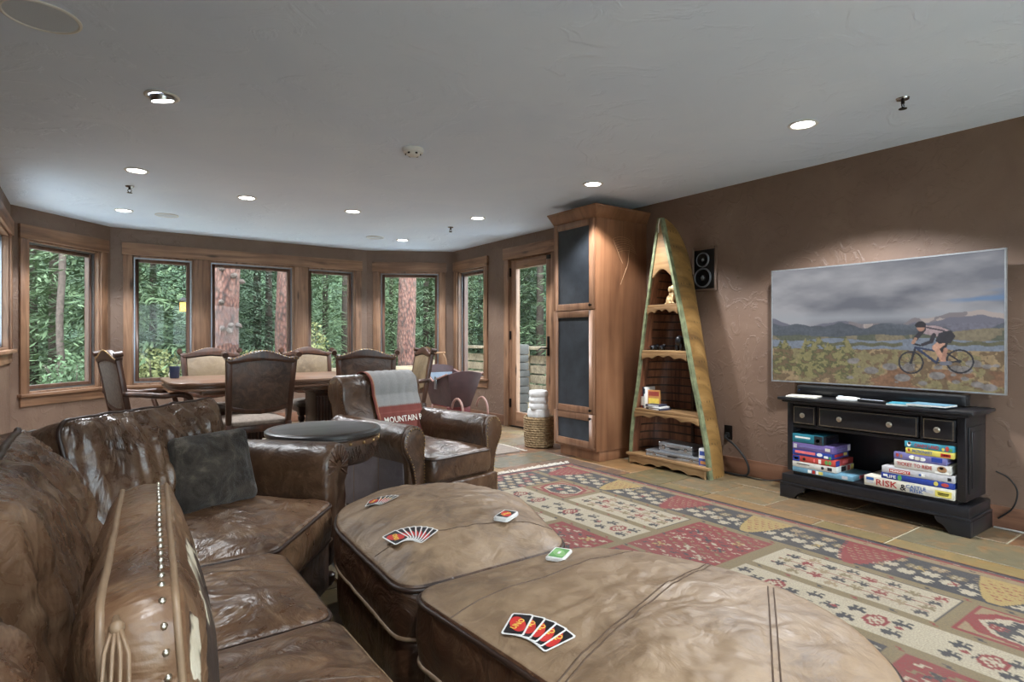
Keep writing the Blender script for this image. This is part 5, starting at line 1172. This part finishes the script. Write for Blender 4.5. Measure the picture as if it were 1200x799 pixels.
def bracket(sy, yA):
    pts = [(0, 0), (.10, 0), (.115, .02), (.135, .045), (.16, .055), (.175, .075), (.18, .0915), (0, .0915)]
    M_ = TM((4.046 - 4.24, yA - 1.745, 0)); return MB().prism([(p[0] * sy, p[1]) for p in pts], 0, .03, 'x', M_)
bracket(1, 1.18).obj('bracket_foot', 'black_wood', ts, .003); bracket(-1, 2.31).obj('bracket_foot', 'black_wood', ts, .003)
for y0_, y1_ in ((1.18, 1.21), (2.28, 2.31)): tb_(4.077, 4.42, y0_, y1_, 0, .0915, 'bracket_foot')

plain('box_teal', S(34, 108, 124), .45); plain('box_purple', S(104, 88, 140), .45); plain('box_blue', S(40, 62, 140), .45); plain('box_red', S(176, 66, 58), .45); plain('box_white', S(200, 196, 188), .5)
plain('box_slate', S(100, 140, 160), .45); plain('box_yellow', S(206, 190, 92), .45); plain('box_aqua', S(62, 140, 160), .45); plain('box_lilac', S(112, 108, 156), .45); plain('box_grey', S(184, 182, 184), .5); plain('box_cream', S(206, 200, 184), .5)
plain('ink_red', S(168, 40, 36), .5); plain('ink_black', S(30, 30, 34), .5); plain('ink_blue', S(34, 84, 150), .5); plain('ink_white', S(230, 228, 220), .5); plain('ink_pink', S(222, 110, 110), .5)
def game(x0, y0, y1, z, h, depth, mat, label, prints=(), rz=0.0, side=None):
    """box with front face towards the room (-x); prints: (kind, y_frac, z_frac, w, h, mat, text)"""
    w = y1 - y0; t = thing('board_game_box', label, 'board game', (x0, (y0 + y1) / 2, z), R(rz), 'board games in the console')
    MB().box(0, depth, -w / 2, w / 2, 0, h * .3).obj('tray', mat, t, .0015); MB().box(-.001, depth + .001, -w / 2 - .001, w / 2 + .001, h * .06, h - .0008).obj('lid', mat, t, .0015)
    for (kd, fy, fz, pw, ph, m_, tx) in prints:
        yy = w / 2 - w * fy; zz = h * fz
        if kd == 't': lettering(tx, pw * w, ph * h, m_, t, Matrix(((0, 0, -1, -.0023), (-1, 0, 0, yy), (0, 1, 0, zz), (0, 0, 0, 1))), 'lettering', .012)
        elif kd == 'b': MB().box(-.0022, -.001, yy - pw * w / 2, yy + pw * w / 2, zz - ph * h / 2, zz + ph * h / 2).obj('print', m_, t)
        else: MB().lathe([(.001, 0), (1, 0), (1, .0012), (.001, .0012)], 16, M=TM((-.001, yy, zz), 0, -PI / 2) @ Matrix.Diagonal((ph * h / 2, pw * w / 2, 1, 1))).obj('print', m_, t, smooth=False)
    if side:
        for (fx, fz, pw, ph, m_) in side: MB().box(depth * fx - pw * depth / 2, depth * fx + pw * depth / 2, -w / 2 - .0022, -w / 2 - .001, h * fz - ph * h / 2, h * fz + ph * h / 2).obj('print', m_, t)
z = .1905
G = 'in the left stack on the console'
for (h, y1_, dpt, mat, lab, pr, sd) in (
    (.034, .405, .27, 'box_slate', 'pale blue flat game box at the bottom of the left stack in the console', [('b', .30, .5, .06, .6, 'ink_white', ''), ('b', .37, .5, .05, .7, 'ink_red', ''), ('b', .43, .5, .04, .7, 'ink_white', ''), ('b', .49, .5, .07, .6, 'box_yellow', ''), ('b', .88, .5, .09, .6, 'box_grey', '')], [(.5, .5, .3, .6, 'ink_pink')]),
    (.040, .300, .25, 'box_white', 'white game box second from the bottom of the left stack', [('b', .25, .6, .3, .12, 'ink_black', ''), ('e', .70, .5, .07, .5, 'ink_black', ''), ('b', .86, .5, .1, .55, 'ink_black', '')], [(.4, .5, .25, .8, 'ink_black'), (.7, .5, .12, .8, 'box_red'), (.9, .5, .15, .9, 'box_yellow')]),
    (.042, .295, .25, 'box_red', 'red game box in the middle of the left stack', [('b', .09, .5, .17, .9, 'box_blue', ''), ('e', .09, .5, .12, .45, 'ink_white', ''), ('e', .28, .5, .07, .5, 'dining_dark', ''), ('e', .52, .5, .04, .6, 'ink_pink', ''), ('b', .65, .5, .06, .7, 'ink_white', ''), ('e', .80, .5, .07, .7, 'card_green', ''), ('e', .88, .5, .07, .7, 'card_green', '')], [(.12, .5, .2, .9, 'box_blue'), (.55, .55, .3, .5, 'ink_pink')]),
    (.040, .272, .235, 'box_blue', 'royal blue game box with red script on the left stack', [('b', .33, .62, .52, .45, 'ink_pink', ''), ('e', .70, .6, .14, .6, 'ink_white', ''), ('b', .86, .35, .1, .4, 'ink_white', ''), ('e', .96, .3, .06, .5, 'card_green', '')], [(.4, .6, .5, .45, 'ink_red'), (.8, .6, .2, .5, 'box_yellow')]),
    (.048, .278, .25, 'box_purple', 'purple game box second from the top of the left stack', [('b', .07, .5, .08, .6, 'box_grey', ''), ('b', .45, .5, .55, .2, 'box_lilac', ''), ('b', .88, .5, .12, .4, 'box_cream', '')], [(.45, .5, .5, .2, 'box_lilac'), (.9, .5, .14, .8, 'ink_white')]),
    (.062, .212, .22, 'box_teal', 'teal and black game box on top of the left stack', [('b', .34, .62, .5, .18, 'ink_white', ''), ('b', .34, .42, .48, .1, 'box_aqua', ''), ('b', .86, .5, .27, .98, 'ink_black', ''), ('e', .84, .45, .14, .4, 'box_aqua', '')], [(.5, .5, .99, .98, 'ink_black'), (.5, .62, .5, .22, 'box_cream'), (.5, .35, .6, .16, 'box_teal')])):
    game(4.078, 2.232 - y1_, 2.232, z, h, dpt, mat, lab, pr, 0, sd); z += h + .0008
z = .1905
for (h, ya, yb, dpt, mat, lab, pr) in (
    (.062, 1.752, 1.266, .28, 'box_cream', 'large cream game box with red lettering at the bottom of the right stack', [('t', .27, .5, .25, .62, 'ink_red', 'RISK'), ('t', .46, .40, .07, .62, 'ink_black', '&'), ('t', .60, .60, .22, .34, 'ink_blue', 'CASTLE'), ('t', .61, .26, .15, .32, 'ink_blue', 'RISK'), ('b', .07, .72, .09, .28, 'ink_blue', ''), ('b', .07, .4, .08, .2, 'box_grey', ''), ('b', .745, .45, .08, .28, 'box_grey', ''), ('b', .89, .45, .17, .6, 'box_yellow', ''), ('b', .89, .5, .12, .1, 'ink_black', ''), ('b', .89, .36, .11, .1, 'ink_black', '')]),
    (.036, 1.652, 1.268, .27, 'box_blue', 'bright blue game box with coloured letters second from the bottom of the right stack', [('b', .06, .6, .06, .35, 'ink_white', ''), ('t', .15, .5, .13, .5, 'ink_white', 'LIFE'), ('e', .27, .5, .06, .9, 'card_green', ''), ('e', .77, .55, .06, .7, 'box_yellow', ''), ('e', .89, .55, .1, .6, 'box_red', '')]),
    (.042, 1.648, 1.266, .27, 'box_grey', 'pale grey game box with a red title in the middle of the right stack', [('b', .26, .45, .30, .5, 'ink_red', ''), ('t', .26, .45, .27, .34, 'ink_white', 'MONOPOLY'), ('b', .59, .5, .05, .4, 'ink_white', ''), ('e', .55, .45, .04, .3, 'ink_blue', ''), ('b', .94, .45, .05, .45, 'ink_black', '')]),
    (.052, 1.578, 1.285, .28, 'box_white', 'white game box with red capitals resting on the grey box', [('t', .37, .55, .64, .42, 'ink_red', 'TICKET TO RIDE'), ('e', .86, .55, .17, .75, 'bent_wood', ''), ('e', .85, .68, .07, .3, 'ink_black', ''), ('b', .86, .16, .24, .22, 'ink_white', '')]),
    (.044, 1.58, 1.305, .25, 'box_lilac', 'lavender game box with pale blobs near the top of the right stack', [('e', .07, .6, .06, .5, 'box_red', ''), ('e', .15, .5, .05, .5, 'bent_wood', ''), ('e', .36, .55, .12, .55, 'ink_white', ''), ('e', .46, .48, .14, .5, 'box_cream', ''), ('e', .56, .45, .12, .5, 'ink_white', ''), ('b', .83, .6, .2, .6, 'box_blue', '')]),
    (.036, 1.515, 1.268, .25, 'box_yellow', 'yellow game box second from the top of the right stack', [('e', .07, .6, .05, .5, 'box_red', ''), ('t', .36, .55, .42, .5, 'ink_blue', 'PICTIONARY'), ('b', .84, .45, .2, .55, 'ink_red', ''), ('e', .79, .45, .04, .3, 'ink_white', ''), ('e', .84, .45, .04, .3, 'ink_white', ''), ('e', .89, .45, .04, .3, 'ink_white', '')]),
    (.038, 1.52, 1.27, .25, 'box_aqua', 'aqua game box with red lettering on top of the right stack', [('e', .09, .5, .08, .7, 'ink_white', ''), ('e', .1, .7, .06, .4, 'box_red', ''), ('t', .46, .5, .5, .55, 'ink_red', 'CANDY LAND'), ('e', .88, .5, .07, .8, 'box_red', ''), ('e', .80, .35, .06, .5, 'box_yellow', ''), ('e', .95, .35, .06, .5, 'card_green', '')])):
    game(4.072, yb, ya, z, h, dpt, mat, lab, pr); z += h + .0008
# things on top of the console
sb = thing('soundbar', 'long black soundbar on the console under the television', 'soundbar', (4.315, 1.79, .7165))
MB().box(-.04, .04, -.52, .52, .006, .072).obj('housing', 'black_plastic', sb, .010); MB().box(-.0425, -.0405, -.50, .50, .014, .062).obj('grille', 'lens_black', sb, .001)
for y_ in (-.42, .42): MB().box(-.03, .03, y_ - .03, y_ + .03, 0, .006).obj('rubber_foot', 'black_rubber', sb)
MB().box(-.0435, -.0425, .495, .5, .034, .04).obj('indicator', 'ink_blue', sb)
wr_ = thing('white_remote', 'white rounded handheld controller lying on the console', 'remote', (4.15, 1.90, .7165), R(96))
b, lp, _ = cushion_mesh(rpoly(rect(-.085, .06, -.022, .022), .02, 60), 0, .018, .008, .02, .0, (1, 1, 1), 8, 0); b.obj('shell', 'white_plastic', wr_, smooth='all'); MB().box(.02, .05, -.012, .012, .024, .0275).obj('button_pad', 'grille_grey', wr_, .002)
dm = thing('dark_remote', 'slim dark remote control right of the white controller', 'remote', (4.14, 1.735, .7165), R(80)); MB().box(-.09, .09, -.02, .02, 0, .016).obj('shell', 'black_plastic', dm, .005)
for k in range(8): MB().box(-.07 + .018 * k, -.06 + .018 * k, -.012, .012, .016, .0175).obj('button', 'grille_grey', dm)
for k, (x, y_, w, d, h, rz, m_, lab) in enumerate(((4.16, 1.52, .15, .23, .010, 8, 'box_aqua', 'teal booklet lying on the console, under the pale one'), (4.13, 1.40, .15, .21, .010, -4, 'box_slate', 'pale blue booklet at the right end of the console top'), (4.15, 2.19, .14, .20, .008, 12, 'paper', 'thin white booklet at the left end of the console top'))):
    t = thing('booklet', lab, 'booklet', (x, y_, .7165 + (.0105 if k == 1 else 0)), R(rz), 'booklets on the console'); MB().box(-w / 2, w / 2, -d / 2, d / 2, .001, h - .001).obj('pages', 'paper', t); MB().box(-w / 2 - .001, w / 2 + .001, -d / 2 - .001, d / 2 + .001, h - .001, h).obj('cover', m_, t); MB().box(-w / 2 - .001, w / 2 + .001, -d / 2 - .001, d / 2 + .001, 0, .001).obj('back_cover', m_, t)

# ------------------------------------------------------------------ the big garden-pattern rug
RX0, RX1, RY0, RY1 = .945, 3.53, -.35, 4.0
nx, ny = 380, 600
gx, gy = np.meshgrid(np.linspace(RX0, RX1, nx + 1), np.linspace(RY0, RY1, ny + 1)); X_ = gx.ravel(); Y_ = gy.ravel()
CRM, NAV, RED, OLV, YEL, TAN_ = L3(160, 149, 127), L3(40, 41, 47), L3(116, 36, 38), L3(112, 97, 68), L3(148, 125, 74), L3(130, 110, 82)
C_ = np.tile(OLV, (len(X_), 1))
def rm(x0, x1, y0, y1): return (X_ >= x0) & (X_ < x1) & (Y_ >= y0) & (Y_ < y1)
def put(m, c): C_[m] = c
BIRD = ["..#....", ".###..#", "#######", ".#####.", "..#.#..", ".##.##."]
FLOW = ["..#.#..", ".#####.", "##o#o##", ".#####.", "##o#o##", ".##.##."]
LEAF = ["#....", "##..#", ".####", "..##.", ".####", "##..#"]
DASH = [".###.", "##.##"]
ROSE = ["..#####..", ".##ooo##.", "##o#o#o##", "#o#ooo#o#", "##o#o#o##", ".##ooo##.", "..#####.."]
ROOF = ["####..", "..##..", "..####"]
def stamp(art, cx, cy, cell, c, c2=None, clip=None, flip=False, sw=False):
    h, w = len(art), len(art[0]); u = (X_ - cx) / cell + w / 2 if not sw else (Y_ - cy) / cell + w / 2; v = (cy - Y_) / cell + h / 2 if not sw else (X_ - cx) / cell + h / 2
    if flip: u = w - u
    ui = np.floor(u).astype(int); vi = np.floor(v).astype(int); ins = (ui >= 0) & (ui < w) & (vi >= 0) & (vi < h); idx = np.nonzero(ins)[0]
    a = np.array([[0 if ch == '.' else (1 if ch == '#' else 2) for ch in r_] for r_ in art])[vi[idx], ui[idx]]
    C_[idx[a == 1]] = c
    if c2 is not None: C_[idx[a == 2]] = c2
def tile(art, x0, x1, y0, y1, dx, dy, cell, cols, off=True, sw=True):
    k = 0; yy = y0 + dy / 2; row = 0
    while yy < y1 - dy * .3:
        xx = x0 + dx / 2 + (dx / 2 if off and row % 2 else 0)
        while xx < x1 - dx * .3: stamp(art, xx, yy, cell, cols[k % len(cols)], CRM, sw=sw, flip=(row % 2 == 0)); k += 1; xx += dx
        yy += dy; row += 1
def cone(cx0, cx1, cy, hwid, c, dot, out):
    f = (X_ - cx0) / (cx1 - cx0); wv_ = hwid * np.sqrt(np.clip(f, 0, 1)); m = (f > 0) & (f < 1) & (abs(Y_ - cy) < wv_ + .008 * np.sign(np.sin(X_ * 210))); put(m, out); m = (f > .06) & (f < 1) & (abs(Y_ - cy) < wv_ - .014); put(m, c)
    xx = cx0 + .08; r_ = 0
    while xx < cx1 - .02:
        for q in range(-4, 5):
            yq = cy + (q + .5 * (r_ % 2)) * .045
            if abs(yq - cy) < hwid * math.sqrt(max(0, (xx - cx0) / (cx1 - cx0))) - .03: stamp(DASH, xx, yq, .006, dot, sw=True)
        xx += .036; r_ += 1
def half(sgn, x_of):
    """right-hand half of the rug written for X in 2.22..3.53 through mapping"""
    pass
def panels(A0):
    # column of dark flowering fields with cypress cones
    put(rm(3.09, 3.42, RY0, RY1), NAV); tile(FLOW, 3.10, 3.41, RY0, RY1, .098, .088, .0112, [CRM, CRM, TAN_, CRM, OLV]); tile(LEAF, 3.12, 3.41, RY0 + .03, RY1, .165, .155, .008, [YEL, TAN_, RED])
    k = 0; yy = .24
    while yy < 4.0:
        cone(3.085, 3.425, yy, .15, RED if k % 2 == 0 else YEL, TAN_ if k % 2 == 0 else L3(120, 52, 44), NAV if k % 2 else L3(120, 40, 42)); yy += .585; k += 1
    seq = [(-.30, .17, 'red'), (.21, .86, 'med'), (.91, 1.70, 'white'), (1.77, 2.25, 'red'), (2.31, 3.10, 'white'), (3.15, 3.52, 'med'), (3.56, 3.95, 'dark')]
    for (y0, y1, kd) in seq:
        if kd == 'white':
            put(rm(2.715, 3.035, y0, y1), NAV); put(rm(2.72, 3.03, y0 + .005, y1 - .005), CRM)
            for xs in (2.80, 2.875, 2.95): put(rm(xs - .0035, xs + .0035, y0 + .05, y1 - .05), RED)
            tile(BIRD, 2.73, 3.02, y0 + .02, y1 - .02, .072, .09, .0092, [NAV, OLV, NAV, RED, TAN_])
        elif kd == 'red':
            put(rm(2.40, 3.035, y0, y1), RED); tile(ROOF, 2.41, 3.03, y0 + .01, y1 - .01, .06, .05, .008, [CRM, NAV, CRM, OLV, TAN_]); tile(LEAF, 2.45, 3.0, y0 + .05, y1 - .04, .17, .13, .010, [CRM, NAV, YEL])
            m = rm(2.40, 3.035, y0, y1) & (abs(((X_ - Y_ * .6) * 22) % 1 - .5) < .07); put(m, L3(110, 34, 38))
        elif kd == 'med':
            put(rm(2.72, 3.035, y0, y1), RED); put(rm(2.735, 3.02, y0 + .015, y1 - .015), TAN_)
            d = np.maximum(abs(X_ - 2.878) / .14, abs(Y_ - (y0 + y1) / 2) / ((y1 - y0) / 2 - .02)) + .35 * np.minimum(abs(X_ - 2.878) / .14, abs(Y_ - (y0 + y1) / 2) / ((y1 - y0) / 2 - .02))
            m = (d < 1.12) & rm(2.73, 3.025, y0 + .01, y1 - .01); put(m, RED); m = (d < .92) & rm(2.72, 3.035, y0, y1); put(m, CRM); m = (d < .84) & rm(2.72, 3.035, y0, y1); put(m, NAV)
            tile(FLOW, 2.78, 2.98, y0 + .07, y1 - .06, .075, .085, .0095, [CRM, CRM, RED, CRM])
        else: put(rm(2.40, 3.035, y0, y1), NAV); tile(FLOW, 2.41, 3.03, y0, y1, .08, .08, .0095, [CRM, TAN_, CRM, RED])
        if kd != 'red' and kd != 'dark':
            put(rm(2.425, 2.665, y0 - .06, y1 + .06) if kd == 'med' else rm(2.425, 2.665, y0, y1), CRM); tile(BIRD, 2.43, 2.66, y0 + .02, y1 - .02, .105, .085, .0105, [NAV, NAV, NAV])
            for f in (.18, .72): stamp(ROSE, 2.545, y0 + (y1 - y0) * f, .0125, RED, CRM)
            yy = y0 + .06
            while yy < y1: put((abs(X_ - 2.545) * 1.2 + abs(Y_ - yy) < .018), RED); yy += .245
    # next column, mostly under the ottoman
    seq = [(-.30, .30, 'white'), (.36, .88, 'red'), (.94, 1.55, 'dark'), (1.60, 2.25, 'med'), (2.31, 2.75, 'red'), (2.8, 3.45, 'white'), (3.5, 3.95, 'dark')]
    for (y0, y1, kd) in seq:
        if kd == 'red' or kd == 'med':
            put(rm(1.78, 2.365, y0, y1), RED); tile(ROOF, 1.79, 2.36, y0 + .01, y1 - .01, .062, .052, .0085, [CRM, NAV, CRM, OLV]); tile(LEAF, 1.82, 2.33, y0 + .05, y1 - .04, .18, .14, .011, [CRM, NAV, YEL])
        elif kd == 'white': put(rm(1.78, 2.365, y0, y1), CRM); tile(BIRD, 1.79, 2.36, y0 + .02, y1 - .02, .09, .1, .009, [NAV, OLV, RED])
        else: put(rm(1.78, 2.365, y0, y1), NAV); tile(FLOW, 1.79, 2.36, y0, y1, .08, .08, .0095, [CRM, TAN_, CRM, RED])
    put(rm(.98, 1.72, RY0 + .05, RY1 - .05), NAV); tile(FLOW, .99, 1.71, RY0 + .06, RY1 - .06, .09, .09, .010, [CRM, TAN_, RED])
    # narrow guard stripes and the olive frames' little marks
    for xs in (3.062, 2.692, 2.382):
        for k in range(30): yy = RY0 + .07 + k * .148; stamp(ROOF, xs, yy, .0062, (RED, NAV)[k % 2], sw=True)
    put(rm(3.43, 3.475, RY0, RY1), TAN_); tile(DASH, 3.432, 3.474, RY0, RY1, .042, .06, .006, [RED, OLV, NAV]); put(rm(3.475, 3.50, RY0, RY1), RED); tile(DASH, 3.475, 3.50, RY0, RY1, .025, .05, .005, [CRM, TAN_]); put(rm(3.50, 3.54, RY0, RY1), NAV); tile(DASH, 3.50, 3.53, RY0, RY1, .03, .07, .005, [RED, TAN_])
    put(Y_ > RY1 - .035, NAV); put((Y_ > RY1 - .06) & (Y_ < RY1 - .035), RED)
panels(0)
rug = MB().grid(lambda u, v: (RX0 + (RX1 - RX0) * u, RY0 + (RY1 - RY0) * v, .011 + .0025 * noise.noise(Vector((u * 9, v * 14, 0)))), nx, ny).obj('garden_rug', 'rug_wool', fix=False, smooth='all')
ca = rug.data.color_attributes.new('Col', 'FLOAT_COLOR', 'POINT'); ca.data.foreach_set('color', np.concatenate([C_, np.ones((len(C_), 1))], 1).astype(np.float32).ravel())
tag(rug, 'large flat-woven rug with red, cream and navy garden panels across the tiled floor', 'rug')
MB().box(RX0 + .003, RX1 - .003, RY0 + .003, RY1 - .003, .0008, .0082).obj('backing', 'fringe', rug)
b = MB()
for (x0, x1, y0, y1) in ((RX1 - .004, RX1 + .003, RY0, RY1), (RX0, RX1, RY1 - .004, RY1 + .003)): b.box(x0, x1, y0, y1, .0008, .0125)
b.obj('bound_edge', 'maroon_paint', rug)
fb = MB(); rr = random.Random(8)
for i in range(230):
    x = RX0 + (RX1 - RX0) * i / 229; l = rr.uniform(.05, .09); a = rr.uniform(-.5, .5); fb.tube([(x, RY1, .008), (x + a * l * .4, RY1 + l * .5, .012 + rr.uniform(0, .012)), (x + a * l, RY1 + l, .005)], [.004, .004, .0025], 4)
o = fb.obj('fringe', 'fringe', rug); o['kind'] = 'stuff'
